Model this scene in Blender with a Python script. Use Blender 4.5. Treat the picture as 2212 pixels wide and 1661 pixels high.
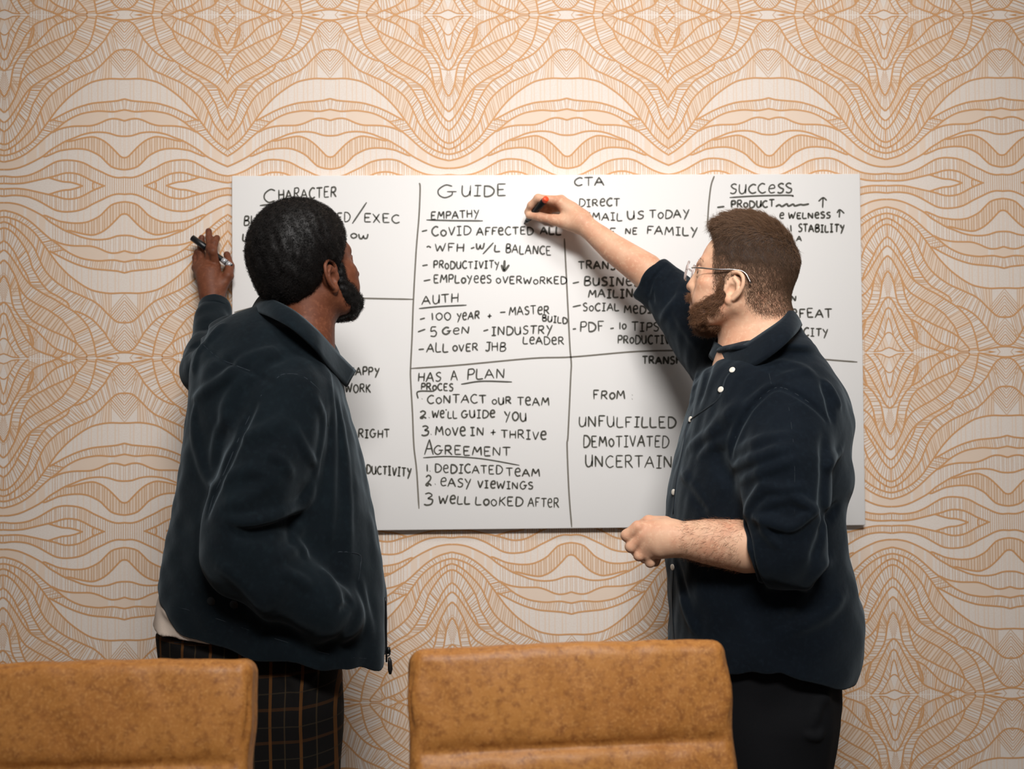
import bpy, bmesh, math, random
import numpy as np
from mathutils import Matrix, Vector

for o in list(bpy.data.objects): bpy.data.objects.remove(o, do_unlink=True)
SC = bpy.context.scene
COL = SC.collection
rng = np.random.default_rng(7)

# ------------------------------------------------------------------ camera, world, light, exposure
W, H, FPX = 2212, 1661, 2150.0
CAMZ = 1.30
YAW, PITCH, ROLL = 0.02103, 0.02082, -0.00811
def cam_basis(y, p, r):
    cy, sy, cp, sp, cr, sr = np.cos(y), np.sin(y), np.cos(p), np.sin(p), np.cos(r), np.sin(r)
    f = np.array([sy*cp, cy*cp, sp]); rt = np.array([cy, -sy, 0.0]); up = np.cross(rt, f)
    return rt*cr + up*sr, -rt*sr + up*cr, f
CR, CU, CF = cam_basis(YAW, PITCH, ROLL)
CO = np.array([0, 0, CAMZ])
cd = bpy.data.cameras.new('camera'); cam = bpy.data.objects.new('camera', cd); COL.objects.link(cam)
cd.sensor_fit = 'HORIZONTAL'; cd.sensor_width = 36.0; cd.lens = FPX/W*36.0
cd.clip_start = 0.05; cd.clip_end = 50
cd.dof.use_dof = True; cd.dof.focus_distance = 2.02; cd.dof.aperture_fstop = 3.4
m = Matrix.Identity(4)
for i in range(3):
    m[i][0] = CR[i]; m[i][1] = CU[i]; m[i][2] = -CF[i]; m[i][3] = CO[i]
cam.matrix_world = m
SC.camera = cam
SC.view_settings.view_transform = 'Standard'; SC.view_settings.look = 'None'
SC.view_settings.gamma = 1.0; SC.view_settings.exposure = 0.0
SC.view_settings.use_curve_mapping = False

wd = bpy.data.worlds.new('world'); SC.world = wd; wd.use_nodes = True
wd.node_tree.nodes['Background'].inputs[0].default_value = (1.0, 0.96, 0.92, 1)
wd.node_tree.nodes['Background'].inputs[1].default_value = 0.13

def area_light(name, loc, target, sx, sy, power, col, spread=180):
    l = bpy.data.lights.new(name, 'AREA'); l.shape = 'RECTANGLE'; l.size = sx; l.size_y = sy
    l.energy = power; l.color = col; l.spread = math.radians(spread)
    o = bpy.data.objects.new(name, l); COL.objects.link(o); o.location = loc
    o.rotation_euler = (Vector(target) - Vector(loc)).to_track_quat('-Z', 'Y').to_euler()
    return o
area_light('ceiling_panel_light', (0.14, 1.05, 3.1), (0.16, 2.3, 1.25), 0.9, 0.35, 16.5, (1.0, 0.975, 0.95))
area_light('added_fill_light', (0.2, -0.35, 3.1), (0.16, 2.53, 1.32), 1.1, 0.6, 25.0, (1.0, 0.975, 0.95), 75)  # added fill above the camera; narrow spread lifts mid wall, leaves corners dimmer

YW = 2.53            # the papered wall
FLOOR = 0.0
def ray(px, py):
    return CR*((px - W/2)/FPX) + CU*((H/2 - py)/FPX) + CF
def P(px, py, Y):
    """point of the room seen at photo pixel (px, py) whose distance into the room is Y"""
    d = ray(px, py); return CO + d*(Y/d[1])
def Rm(rpx, Y): return rpx*Y/FPX

# ------------------------------------------------------------------ materials
def mat(name, col, rough=0.6, noise=None, bump=None, sheen=0, spec=0.5, metal=0, sss=0, trans=0, ior=1.45, coords='Object'):
    m = bpy.data.materials.new(name); m.use_nodes = True
    nt = m.node_tree; b = nt.nodes['Principled BSDF']
    c = lambda v: tuple(((x/255/12.92) if x/255 <= 0.04045 else ((x/255+0.055)/1.055)**2.4) for x in v) + (1,)
    b.inputs['Base Color'].default_value = c(col); b.inputs['Roughness'].default_value = rough
    b.inputs['Specular IOR Level'].default_value = spec; b.inputs['Metallic'].default_value = metal
    b.inputs['IOR'].default_value = ior
    if sheen:
        b.inputs['Sheen Weight'].default_value = sheen; b.inputs['Sheen Roughness'].default_value = 0.5
        b.inputs['Sheen Tint'].default_value = (0.62, 0.76, 0.86, 1)
    if trans: b.inputs['Transmission Weight'].default_value = trans
    if sss:
        b.inputs['Subsurface Weight'].default_value = sss; b.inputs['Subsurface Radius'].default_value = (1.0, 0.4, 0.25)
        b.inputs['Subsurface Scale'].default_value = 0.004
    tc = nt.nodes.new('ShaderNodeTexCoord')
    if noise:      # list of (scale, detail, low, high, colour)
        prev = None
        for (s, det, lo, hi, c2) in noise:
            n = nt.nodes.new('ShaderNodeTexNoise'); n.inputs['Scale'].default_value = s; n.inputs['Detail'].default_value = det
            nt.links.new(tc.outputs[coords], n.inputs['Vector'])
            mr = nt.nodes.new('ShaderNodeMapRange'); mr.inputs[1].default_value = lo; mr.inputs[2].default_value = hi
            nt.links.new(n.outputs['Fac'], mr.inputs[0])
            mx = nt.nodes.new('ShaderNodeMix'); mx.data_type = 'RGBA'
            nt.links.new(mr.outputs[0], mx.inputs[0])
            if prev is None: mx.inputs[6].default_value = c(col)
            else: nt.links.new(prev, mx.inputs[6])
            mx.inputs[7].default_value = c(c2); prev = mx.outputs[2]
        nt.links.new(prev, b.inputs['Base Color'])
    if bump:       # list of (scale, detail, strength, distance)
        prevn = None
        for (s, det, st, dist) in bump:
            n = nt.nodes.new('ShaderNodeTexNoise'); n.inputs['Scale'].default_value = s; n.inputs['Detail'].default_value = det
            nt.links.new(tc.outputs[coords], n.inputs['Vector'])
            bp = nt.nodes.new('ShaderNodeBump'); bp.inputs['Strength'].default_value = st; bp.inputs['Distance'].default_value = dist
            nt.links.new(n.outputs['Fac'], bp.inputs['Height'])
            if prevn: nt.links.new(prevn, bp.inputs['Normal'])
            prevn = bp.outputs['Normal']
        nt.links.new(prevn, b.inputs['Normal'])
    return m

# ------------------------------------------------------------------ object helpers
def new_mesh(name, verts, faces, mats, parent=None, smooth=False, midx=None):
    verts = np.asarray(verts, dtype=np.float32)
    me = bpy.data.meshes.new(name)
    if isinstance(faces, np.ndarray) and faces.ndim == 2:
        n, k = faces.shape
        me.vertices.add(len(verts)); me.vertices.foreach_set('co', verts.ravel())
        me.loops.add(n*k); me.loops.foreach_set('vertex_index', faces.astype(np.int32).ravel())
        me.polygons.add(n); me.polygons.foreach_set('loop_start', np.arange(0, n*k, k, dtype=np.int32))
        me.update(calc_edges=True)
    else:
        me.from_pydata([tuple(v) for v in verts], [], [tuple(f) for f in faces])
    if not isinstance(mats, (list, tuple)): mats = [mats]
    for x in mats: me.materials.append(x)
    if midx is not None: me.polygons.foreach_set('material_index', np.asarray(midx, dtype=np.int32))
    me.polygons.foreach_set('use_smooth', np.full(len(me.polygons), bool(smooth)))
    me.validate(); me.update()
    o = bpy.data.objects.new(name, me); COL.objects.link(o)
    if parent is not None:
        o.parent = parent; o.matrix_parent_inverse = Matrix.Translation(-parent_loc(parent))
    return o
def parent_loc(p):
    return p.location if p.type == 'EMPTY' else Vector((0, 0, 0))
def tag(o, label=None, cat=None, group=None, kind=None):
    if label: o['label'] = label
    if cat: o['category'] = cat
    if group: o['group'] = group
    if kind: o['kind'] = kind
    return o
def empty(name, loc, label, cat, group=None):
    o = bpy.data.objects.new(name, None); COL.objects.link(o); o.location = Vector([float(x) for x in loc]); o.empty_display_size = 0.05
    return tag(o, label, cat, group)
def catmull(pts, n=8, closed=False):
    p = np.asarray(pts, float)
    if len(p) < 3: 
        t = np.linspace(0, 1, n+1)[:, None]; return p[0]*(1-t) + p[-1]*t
    q = np.vstack([2*p[0]-p[1], p, 2*p[-1]-p[-2]]); out = []
    for i in range(1, len(q)-2):
        a, b, c, d = q[i-1:i+3]
        for t in np.arange(n)/n:
            out.append(0.5*((2*b) + (c-a)*t + (2*a-5*b+4*c-d)*t*t + (3*b-a-3*c+d)*t**3))
    out.append(p[-1]); return np.array(out)
def box_mesh(lo, hi):
    x0, y0, z0 = lo; x1, y1, z1 = hi
    v = [(x0,y0,z0),(x1,y0,z0),(x1,y1,z0),(x0,y1,z0),(x0,y0,z1),(x1,y0,z1),(x1,y1,z1),(x0,y1,z1)]
    f = [(0,3,2,1),(4,5,6,7),(0,1,5,4),(1,2,6,5),(2,3,7,6),(3,0,4,7)]
    return v, f
def bevel(o, w, seg=3):
    md = o.modifiers.new('bevel', 'BEVEL'); md.width = w; md.segments = seg; md.limit_method = 'ANGLE'
    for p in o.data.polygons: p.use_smooth = True
    return o
def tube(pts, rad, sides=10, cap=True):
    p = np.asarray(pts, float); n = len(p); r = np.broadcast_to(np.asarray(rad, float), (n,))
    t = np.gradient(p, axis=0); t /= np.linalg.norm(t, axis=1)[:, None] + 1e-12
    ref = np.array([0, 0, 1.0]) if abs(t[0][2]) < 0.9 else np.array([1.0, 0, 0])
    u = np.cross(t[0], ref); u /= np.linalg.norm(u); V = []; Fc = []
    for i in range(n):
        u = u - t[i]*(u@t[i]); u /= np.linalg.norm(u); w = np.cross(t[i], u)
        for k in range(sides):
            a = 2*np.pi*k/sides; V.append(p[i] + r[i]*(np.cos(a)*u + np.sin(a)*w))
    for i in range(n-1):
        for k in range(sides):
            a, b = i*sides+k, i*sides+(k+1) % sides
            Fc.append((a, b, b+sides, a+sides))
    if cap:
        Fc.append(tuple(range(sides))[::-1]); Fc.append(tuple((n-1)*sides + k for k in range(sides)))
    return V, Fc
def merge(parts):
    V, Fc = [], []
    for v, f in parts:
        o = len(V); V += [tuple(x) for x in v]; Fc += [tuple(i+o for i in g) for g in f]
    return V, Fc

# ------------------------------------------------------------------ papered wall
M_paper = mat('wallpaper ground', (233, 223, 214), 0.75, noise=[(300, 2, 0.35, 0.7, (227, 213, 201))])
M_line = mat('wallpaper outline ink', (209, 157, 107), 0.7)
M_hatch = mat('wallpaper hatching ink', (210, 175, 143), 0.7)
M_fill = mat('wallpaper wash', (230, 209, 190), 0.75)
X0, CA, CD_, CH, Z0 = -1.22637, 0.30199, 0.25987, 0.43633, 1.00004 + CAMZ

def build_wall():
    S = 7.9
    def uv(pts):
        out = []
        for X, Y in pts:
            w = P(X/S, 20 + Y/S, YW); out.append((w[0]-X0, Z0-w[2]))
        return np.array(out)
    B = lambda pts: [(x, y+1422) for x, y in pts]
    C = {}
    C['C1'] = [(2212,1190),(2050,1190),(1900,1185),(1750,1200),(1580,1240),(1440,1310),(1300,1405),(1180,1500)] + B([(1070,185),(960,310),(850,460),(740,610),(640,745),(540,850),(430,935),(300,1010),(150,1062),(72,1075)])
    C['C2'] = [(2212,690),(2080,690),(1990,710),(1900,780),(1800,880),(1700,980),(1590,1060),(1480,1110),(1350,1170),(1200,1235),(1070,1310),(960,1390),(850,1490)] + B([(770,170),(710,280),(650,410),(590,540),(520,640),(430,740),(330,840),(240,910),(160,960),(72,990)])
    C['C3'] = [(2212,190),(2100,195),(2000,230),(1920,310),(1850,420),(1790,520),(1720,600),(1640,690),(1560,760),(1480,810),(1400,850),(1320,880),(1270,885)]
    C['C4'] = [(1650,110),(1635,200),(1610,330),(1570,470),(1520,600),(1450,700),(1370,790),(1270,880),(1180,940),(1050,1020),(920,1100),(780,1170),(650,1250),(560,1310),(480,1390),(405,1490)] + B([(330,190),(240,330),(170,430),(110,490),(72,510)])
    C['C4a'] = [(555,1312),(515,1380),(490,1450)] + B([(470,80),(430,150),(380,230),(320,340),(260,460),(190,560),(130,630),(72,665)])
    C['C5'] = [(1190,960),(1160,1030),(1080,1090),(960,1160),(850,1220),(770,1300),(700,1390),(640,1490)] + B([(560,210),(520,340),(480,450),(420,560),(360,650),(290,740),(210,820),(130,870),(72,885)])
    C['C6'] = [(1490,110),(1480,160),(1430,220),(1370,290),(1310,360),(1280,430),(1230,540),(1150,640),(1070,740),(980,810),(880,880),(780,940),(660,1000),(560,1060),(470,1120),(400,1200),(350,1280),(320,1350),(290,1420),(265,1490)] + B([(210,170),(150,270),(72,345)])
    C['C7'] = [(1310,350),(1200,420),(1080,480),(960,530),(850,580),(740,640),(620,700),(530,770),(470,850),(430,920),(400,1000),(370,1080),(350,1180),(330,1280),(310,1370)]
    C['C8'] = [(1310,110),(1250,150),(1130,190),(1010,240),(920,290),(830,370),(750,450),(680,520),(620,580),(540,630),(465,665)]
    C['C9'] = [(1040,110),(960,110),(900,140),(800,170),(700,210),(600,260),(530,340),(460,420),(410,500),(350,620),(300,710),(250,800),(210,880),(180,940),(130,1010),(72,1050)]
    C['C10'] = [(570,300),(580,350),(575,400),(545,500),(500,600),(440,690),(370,760),(310,850),(260,930),(225,1020),(200,1150),(180,1270),(150,1370),(110,1450),(72,1500)]
    C['C11'] = [(490,108),(400,200),(330,300),(290,390),(250,480),(215,580),(180,680),(150,760),(120,830),(72,870)]
    C['C12'] = [(345,112),(270,190),(210,290),(160,380),(140,470),(120,560),(100,640),(72,700)]
    C['C13'] = [(345,112),(220,125),(140,160),(72,182)]
    C['C14'] = [(72,440),(110,430),(150,390)]
    C['E1'] = [(1650,112),(1850,150),(2050,182),(2212,185)]
    C['E2'] = [(1830,108),(2000,80),(2130,68),(2212,75)]
    C['t1'] = [(1035,115),(1060,150),(1085,195)]
    C['t2'] = [(910,140),(950,200),(975,250)]
    C['D1'] = B([(2212,130),(2130,110),(2000,140),(1800,160),(1600,180),(1450,215),(1300,265),(1130,340),(960,430),(850,490)])
    C['D2'] = B([(2212,300),(2120,295),(1960,325),(1850,325),(1700,315),(1550,330),(1400,360),(1250,420),(1100,510),(980,610),(870,690),(760,780),(640,890),(520,990),(400,1070),(250,1140),(72,1185)])
    C['D3'] = B([(2212,480),(2120,480),(2030,455),(1930,445),(1830,465),(1680,530),(1550,565),(1400,570),(1250,575),(1120,595),(1000,630),(900,680)])
    C['D4'] = B([(2212,740),(2120,745),(2000,735),(1850,690),(1700,675),(1550,685),(1400,720),(1250,780),(1120,830),(980,910),(850,990),(740,1080),(620,1150),(480,1220),(330,1280),(180,1310),(72,1315)])
    C['D5'] = B([(2212,1080),(2130,1110),(2060,1090),(1980,1010),(1880,910),(1780,830),(1680,780),(1580,755),(1450,770),(1320,800),(1200,830),(1130,830)])
    C['D6'] = B([(2212,1315),(2120,1315),(2010,1300),(1900,1260),(1800,1170),(1720,1090),(1620,1030),(1500,980),(1380,960),(1250,960),(1120,975),(1000,1000),(880,1050),(780,1090),(740,1090)])
    C['D7'] = B([(2212,1440),(2120,1445),(2000,1450),(1880,1420),(1750,1360),(1600,1290),(1450,1210),(1320,1170),(1200,1155),(1080,1155),(960,1180),(840,1240),(720,1310),(600,1370),(450,1420),(250,1440),(72,1425)])
    C['D8'] = B([(1800,1600),(1700,1560),(1560,1500),(1450,1440),(1330,1390),(1200,1370),(1080,1380),(950,1420),(830,1450),(700,1480),(550,1515),(400,1545),(250,1555),(72,1550)])
    C['D9'] = B([(1420,1600),(1400,1590),(1320,1560),(1200,1530),(1080,1520),(960,1490),(880,1465),(830,1450)])
    C['p1'] = B([(1600,1520),(1585,1560),(1580,1600)])
    K = {k: catmull(uv(v), 5) for k, v in C.items()}
    def fr(k, X, Y, low=False):
        q = uv([(X, Y + (1422 if low else 0))])[0]; c = K[k]
        return np.argmin(((c-q)**2).sum(1))/(len(c)-1)
    def at(k, t):
        c = K[k]; L = np.concatenate([[0], np.cumsum(np.linalg.norm(np.diff(c, axis=0), axis=1))])
        return np.stack([np.interp(t*L[-1], L, c[:, i]) for i in range(2)], -1)
    def fl(k, f):      # index fraction -> length fraction
        c = K[k]; L = np.concatenate([[0], np.cumsum(np.linalg.norm(np.diff(c, axis=0), axis=1))])
        return np.interp(f*(len(c)-1), np.arange(len(c)), L)/L[-1]
    quads = {0: [], 1: [], 2: [], 3: []}      # 0 line, 1 hatch, 2 fill
    def stroke(a, b, w, kind, w2=None):
        d = b-a; n = np.linalg.norm(d)
        if n < 1e-6: return
        e = np.array([-d[1], d[0]])/n*w/2; e2 = e if w2 is None else e*(w2/w)
        quads[kind].append((a+e, a-e, b-e2, b+e2))
    rnd = random.Random(3)
    for k, c in K.items():
        w = 0.0042 if k not in ('t1', 't2', 'E2', 'p1', 'C14', 'C12', 'C13') else 0.003
        L = len(c); t = np.gradient(c, axis=0); t /= np.linalg.norm(t, axis=1)[:, None] + 1e-12
        nrm = np.stack([-t[:, 1], t[:, 0]], -1)*w/2
        for i in range(L-1):
            quads[0].append((c[i]+nrm[i], c[i]-nrm[i], c[i+1]-nrm[i+1], c[i+1]+nrm[i+1]))
    def conn(a, b, ra, rb, sp=0.0058, w=0.0017, fill=0.15, run=5, solid=0.0):
        sp, w, fill = sp*1.3, w*1.35, fill*.8
        (a0, a1), (b0, b1) = ra, rb
        La = np.linalg.norm(np.diff(at(a, np.linspace(a0, a1, 30)), axis=0), axis=1).sum()
        Lb = np.linalg.norm(np.diff(at(b, np.linspace(b0, b1, 30)), axis=0), axis=1).sum()
        n = max(3, int(max(La, Lb)/sp)); ts = np.linspace(0, 1, n)
        ts[1:-1] += np.array([rnd.uniform(-.32, .32) for _ in range(n-2)])/n
        A = at(a, a0+(a1-a0)*ts); Bp = at(b, b0+(b1-b0)*ts); mode = 0; left = 0
        for i in range(n):
            if left <= 0: mode = 1 if rnd.random() < fill+.22 else 0; left = rnd.randint(1, run+2)
            left -= 1
            stroke(A[i], Bp[i], w*rnd.choice((.5, .7, .9, 1.1, 1.5)), 1, w*rnd.uniform(0.5, 1.3))
            if i < n-1 and (mode or rnd.random() < solid): quads[2].append((A[i], Bp[i], Bp[i+1], A[i+1]))
            if rnd.random() < 0.05: stroke(A[i], Bp[i], 0.003, 0)
    def band(a, b, A0=None, A1=None, B0=None, B1=None, lowA=(False, False), lowB=(False, False), **kw):
        a0 = 0 if A0 is None else fl(a, fr(a, *A0, lowA[0])); a1 = 1 if A1 is None else fl(a, fr(a, *A1, lowA[1]))
        b0 = 0 if B0 is None else fl(b, fr(b, *B0, lowB[0])); b1 = 1 if B1 is None else fl(b, fr(b, *B1, lowB[1]))
        conn(a, b, (a0, a1), (b0, b1), **kw)
    def vert(a, b, x0, x1, sp=0.0052, w=0.0016, fill=0.15, solid=0.0, ink=1, lean=0.0):
        sp, w = sp*1.2, w*1.2
        ca, cb = K[a], K[b]
        ca = ca[np.argsort(ca[:, 0])]; cb = cb[np.argsort(cb[:, 0])]
        u0 = uv([(x0, 1500)])[0][0]; u1 = uv([(x1, 1500)])[0][0]
        us = np.arange(min(u0, u1), max(u0, u1), sp); mode = 0; left = 0; prev = None
        for u in us:
            u = u + rnd.uniform(-.3, .3)*sp
            if left <= 0: mode = 1 if rnd.random() < fill else 0; left = rnd.randint(2, 6)
            left -= 1
            va = np.interp(u, ca[:, 0], ca[:, 1]); vb = np.interp(u+lean, cb[:, 0], cb[:, 1])
            p, q = np.array([u, va]), np.array([u+lean, vb])
            if vb-va < 0.001: prev = None; continue
            stroke(p, q, w*rnd.uniform(0.7, 1.3), ink, w*rnd.uniform(0.6, 1.2))
            if prev is not None and (mode or rnd.random() < solid): quads[2].append((prev[0], prev[1], q, p))
            prev = (p, q)
    # chevrons on the arch axis
    def chev(a, b, n, slope, x0):
        ca, cb = K[a], K[b]; ca = ca[np.argsort(ca[:, 0])]; cb = cb[np.argsort(cb[:, 0])]
        va, vb = np.interp(CA, ca[:, 0], ca[:, 1]), np.interp(CA, cb[:, 0], cb[:, 1])
        u0 = uv([(x0, 900)])[0][0]
        for i in range(n):
            v = va + (vb-va)*(i+0.7)/n*(1.0)
            us = np.linspace(CA, u0, 30); vs = v - (CA-us)*slope
            ok = (vs > np.interp(us, ca[:, 0], ca[:, 1])) & (vs < np.interp(us, cb[:, 0], cb[:, 1])) & (us > CA-.075)
            if not ok[0]: continue
            e = np.argmin(ok) if not ok.all() else len(us)
            if e > 1: stroke(np.array([us[0], vs[0]]), np.array([us[e-1], vs[e-1]]), 0.0024, 1 if i % 3 else 0)
    chev('C3', 'C2', 9, 1.15, 1600); chev('C2', 'C1', 9, 1.2, 1300)
    L, Hh = True, False
    K['M0'] = uv([(1300, 103), (72, 103)])
    vert('M0', 'C9', 510, 1030, sp=.0055); vert('M0', 'C8', 1060, 1290, sp=.006)
    band('C6', 'C8', A0=(1490,112), A1=(1320,345), B0=(1312,112), B1=(1230,160), sp=.006)
    band('C1', 'C2', A0=(1900,1185), B0=(1900,780), fill=0.5, run=4, sp=0.0062)
    band('C3', 'C2', A0=(1920,310), B0=(2030,700), A1=(1320,880), B1=(1480,1110), sp=0.005)
    band('C4', 'C2', A0=(1270,880), A1=(1200,930), B0=(1480,1110), B1=(1400,1150), sp=0.005)
    band('C5', 'C2', A0=(1190,960), B0=(1400,1150), sp=0.0052, fill=0.25)
    band('C4', 'C3', A0=(1650,115), A1=(1300,860), B0=(2000,230), B1=(1320,880), sp=0.0062, w=0.0022, fill=0.12, run=3)
    band('E1', 'E2', B0=(1830,108), A0=(1700,120), sp=0.02, fill=0)
    band('C4', 'C5', A0=(1200,930), A1=(600,1280), B0=(1180,980), B1=(770,1300), sp=0.008, fill=0.4)
    band('C4a', 'C5', A0=(555,1312), B0=(770,1300), sp=0.006, w=0.0019)
    band('C6', 'C4', A0=(1490,110), B0=(1650,120), A1=(150,270), B1=(170,430), lowA=(Hh, L), lowB=(Hh, L), sp=0.0052, fill=0.25)
    band('C4', 'C4a', A0=(540,1330), A1=(90,500), B0=(530,1350), B1=(90,650), lowA=(Hh, L), lowB=(Hh, L), sp=0.007, fill=0.1)
    band('C7', 'C6', A0=(1290,365), A1=(345,1200), B0=(1280,430), B1=(370,1240), sp=0.0066, w=0.0026, fill=0.65, run=7)
    band('C8', 'C7', A0=(1290,125), A1=(480,655), B0=(1290,365), B1=(560,740), sp=0.0062, w=0.0022, fill=0.08)
    band('C9', 'C8', A0=(1030,110), A1=(560,300), B0=(1180,175), B1=(470,660), sp=0.0055, w=0.0016)
    band('C10', 'C8', A0=(572,310), A1=(500,600), B0=(700,500), B1=(470,660), sp=0.006)
    band('C9', 'C10', A0=(540,330), A1=(250,800), B0=(578,320), B1=(380,750), sp=0.006, fill=0.3)
    band('C10', 'C7', A0=(430,700), A1=(180,1270), B0=(600,715), B1=(330,1280), sp=0.006, w=0.0022, fill=0.3, run=4)
    band('C9', 'C10', A0=(230,850), A1=(72,1050), B0=(330,830), B1=(225,1020), sp=0.006)
    band('C11', 'C9', A0=(480,120), B0=(700,210), A1=(72,870), B1=(110,1030), sp=0.0056, fill=0.35)
    band('C12', 'C11', A0=(340,118), B0=(470,130), A1=(76,690), B1=(76,866), sp=0.006, w=0.0014, fill=0)
    band('C13', 'C12', A0=(330,114), A1=(72,182), B0=(320,140), B1=(150,390), sp=0.006, w=0.0016)
    band('C10', 'C6', A0=(200,1150), A1=(72,1500), B0=(330,1320), B1=(72,345), lowB=(Hh, L), sp=0.0056)
    for i in range(12):       # chevrons under the star
        v = 1090 + i*36; stroke(uv([(72, v+60)])[0], uv([(min(72+9*(i+3), 170), v-40)])[0], 0.0018, 1)
    vert('D1', 'D2', 860, 2130, sp=0.0048, fill=0.2, lean=0.004)
    band('C1', 'D2', A0=(850,460), lowA=(L, L), B0=(1090,515), lowB=(L, L), sp=0.0058, w=0.0015)
    vert('C1', 'D1', 960, 2130, sp=0.011, w=0.0022, fill=0.0, ink=3)
    vert('D2', 'D3', 900, 2130, sp=0.0065, w=0.0018, fill=0.5, ink=3, solid=0.25)
    vert('D3', 'D4', 900, 2130, sp=0.0055, w=0.0012, fill=0.3)
    vert('D2', 'D4', 72, 900, sp=0.0095, w=0.002, fill=0.55, ink=3, solid=0.5)
    vert('D4', 'D5', 1500, 2130, sp=0.0058, w=0.0012, fill=0.0, ink=3)
    vert('D5', 'D6', 1180, 2130, sp=0.0058, w=0.0027, fill=0.6, solid=0.3)
    vert('D4', 'D6', 760, 1180, sp=0.0058, w=0.0024, fill=0.7, solid=0.3)
    vert('D6', 'D7', 740, 2130, sp=0.017, w=0.0018, ink=3, fill=0.0)
    vert('D7', 'D8', 72, 1800, sp=0.0048, w=0.0016, fill=0.3)
    vert('D8', 'D9', 840, 1400, sp=0.0065, w=0.0025, fill=0.6)
    for k in range(19):      # plain field under the arch beside the eye
        u = uv([(1420+38*k, 2900)])[0][0]; cc = K['D7'][np.argsort(K['D7'][:, 0])]; c8 = K['D8'][np.argsort(K['D8'][:, 0])]
        v0 = np.interp(u, cc[:, 0], cc[:, 1]) if 1420+38*k > 1800 else np.interp(u, c8[:, 0], c8[:, 1])
        if u < CA: stroke(np.array([u, v0]), np.array([u, CH]), 0.0018*rnd.uniform(0.6, 1.4), 1)
    # repeat the quarter over the wall, mirrored both ways
    X_MIN, X_MAX, Z_MIN, Z_MAX = -2.3, 2.5, FLOOR, 3.2
    v, f = box_mesh((X_MIN, YW, Z_MIN), (X_MAX, YW+0.12, Z_MAX))
    V = [np.array(v)]; Fq = [np.array(f)]; MI = [np.zeros(6, int)]; base = 8
    offs = {2: 0.00015, 3: 0.00022, 1: 0.0003, 0: 0.00045}
    for kind in (2, 3, 1, 0):
        q = np.array(quads[kind])                      # n,4,2
        jit = (np.arange(len(q))*37 % 101)*(1e-6 if kind == 0 else 4e-7)
        q[..., 0] = np.clip(q[..., 0], 0, CA); q[..., 1] = np.clip(q[..., 1], 0, CH)
        for k in range(-3, 7):
            ax = X0 + CA + (k//2)*2*(CA+CD_) + (0 if k % 2 == 0 else 2*CD_)
            for side in (-1, 1):
                star = (side == -1) == (k % 2 == 0)
                w = CA - q[..., 0]                     # distance from the arch axis
                sel = np.ones(len(q), bool) if star else (w.min(1) < CD_)
                ww = w[sel] if star else np.minimum(w[sel], CD_)
                for j in range(-2, 6):
                    vv = q[sel][..., 1]
                    z = Z0 - (j*CH + (vv if j % 2 == 0 else CH - vv)); x = ax + side*ww
                    ok = (z.min(1) > Z_MIN+.002) & (z.max(1) < Z_MAX-.002) & (x.min(1) > X_MIN) & (x.max(1) < X_MAX)
                    if not ok.any(): continue
                    xx, zz = x[ok], z[ok]
                    pts = np.stack([xx, np.broadcast_to((YW-offs[kind]-jit[sel][ok])[:, None], xx.shape), zz], -1).reshape(-1, 3)
                    n = len(xx); fi = (np.arange(n*4).reshape(n, 4) + base)
                    # make all quads face the room
                    e1 = pts.reshape(n, 4, 3)[:, 1]-pts.reshape(n, 4, 3)[:, 0]; e2 = pts.reshape(n, 4, 3)[:, 2]-pts.reshape(n, 4, 3)[:, 0]
                    flip = np.cross(e1, e2)[:, 1] > 0
                    fi[flip] = fi[flip][:, ::-1]
                    V.append(pts); Fq.append(fi); MI.append(np.full(n, {0: 1, 1: 2, 2: 3, 3: 3}[kind])); base += n*4
    o = new_mesh('wall_back', np.concatenate(V), np.concatenate(Fq), [M_paper, M_line, M_hatch, M_fill], midx=np.concatenate(MI))
    tag(o, 'wall covered in cream wallpaper with orange mirrored wave line drawing', 'wall', kind='structure')
build_wall()
v, f = box_mesh((-2.3, -1.2, -0.1), (2.5, YW+0.12, FLOOR))
M_floor = mat('grey carpet', (120, 112, 106), 0.95, noise=[(400, 2, .3, .7, (96, 90, 86))])
tag(new_mesh('floor', v, f, M_floor), 'grey carpet floor under the chairs', 'floor', kind='structure')
v, f = box_mesh((-2.3, -1.2, 3.2), (2.5, YW+0.12, 3.3))
tag(new_mesh('ceiling', v, f, mat('white ceiling paint', (235, 232, 226), 0.8)), 'plain white ceiling', 'ceiling', kind='structure')

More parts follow.
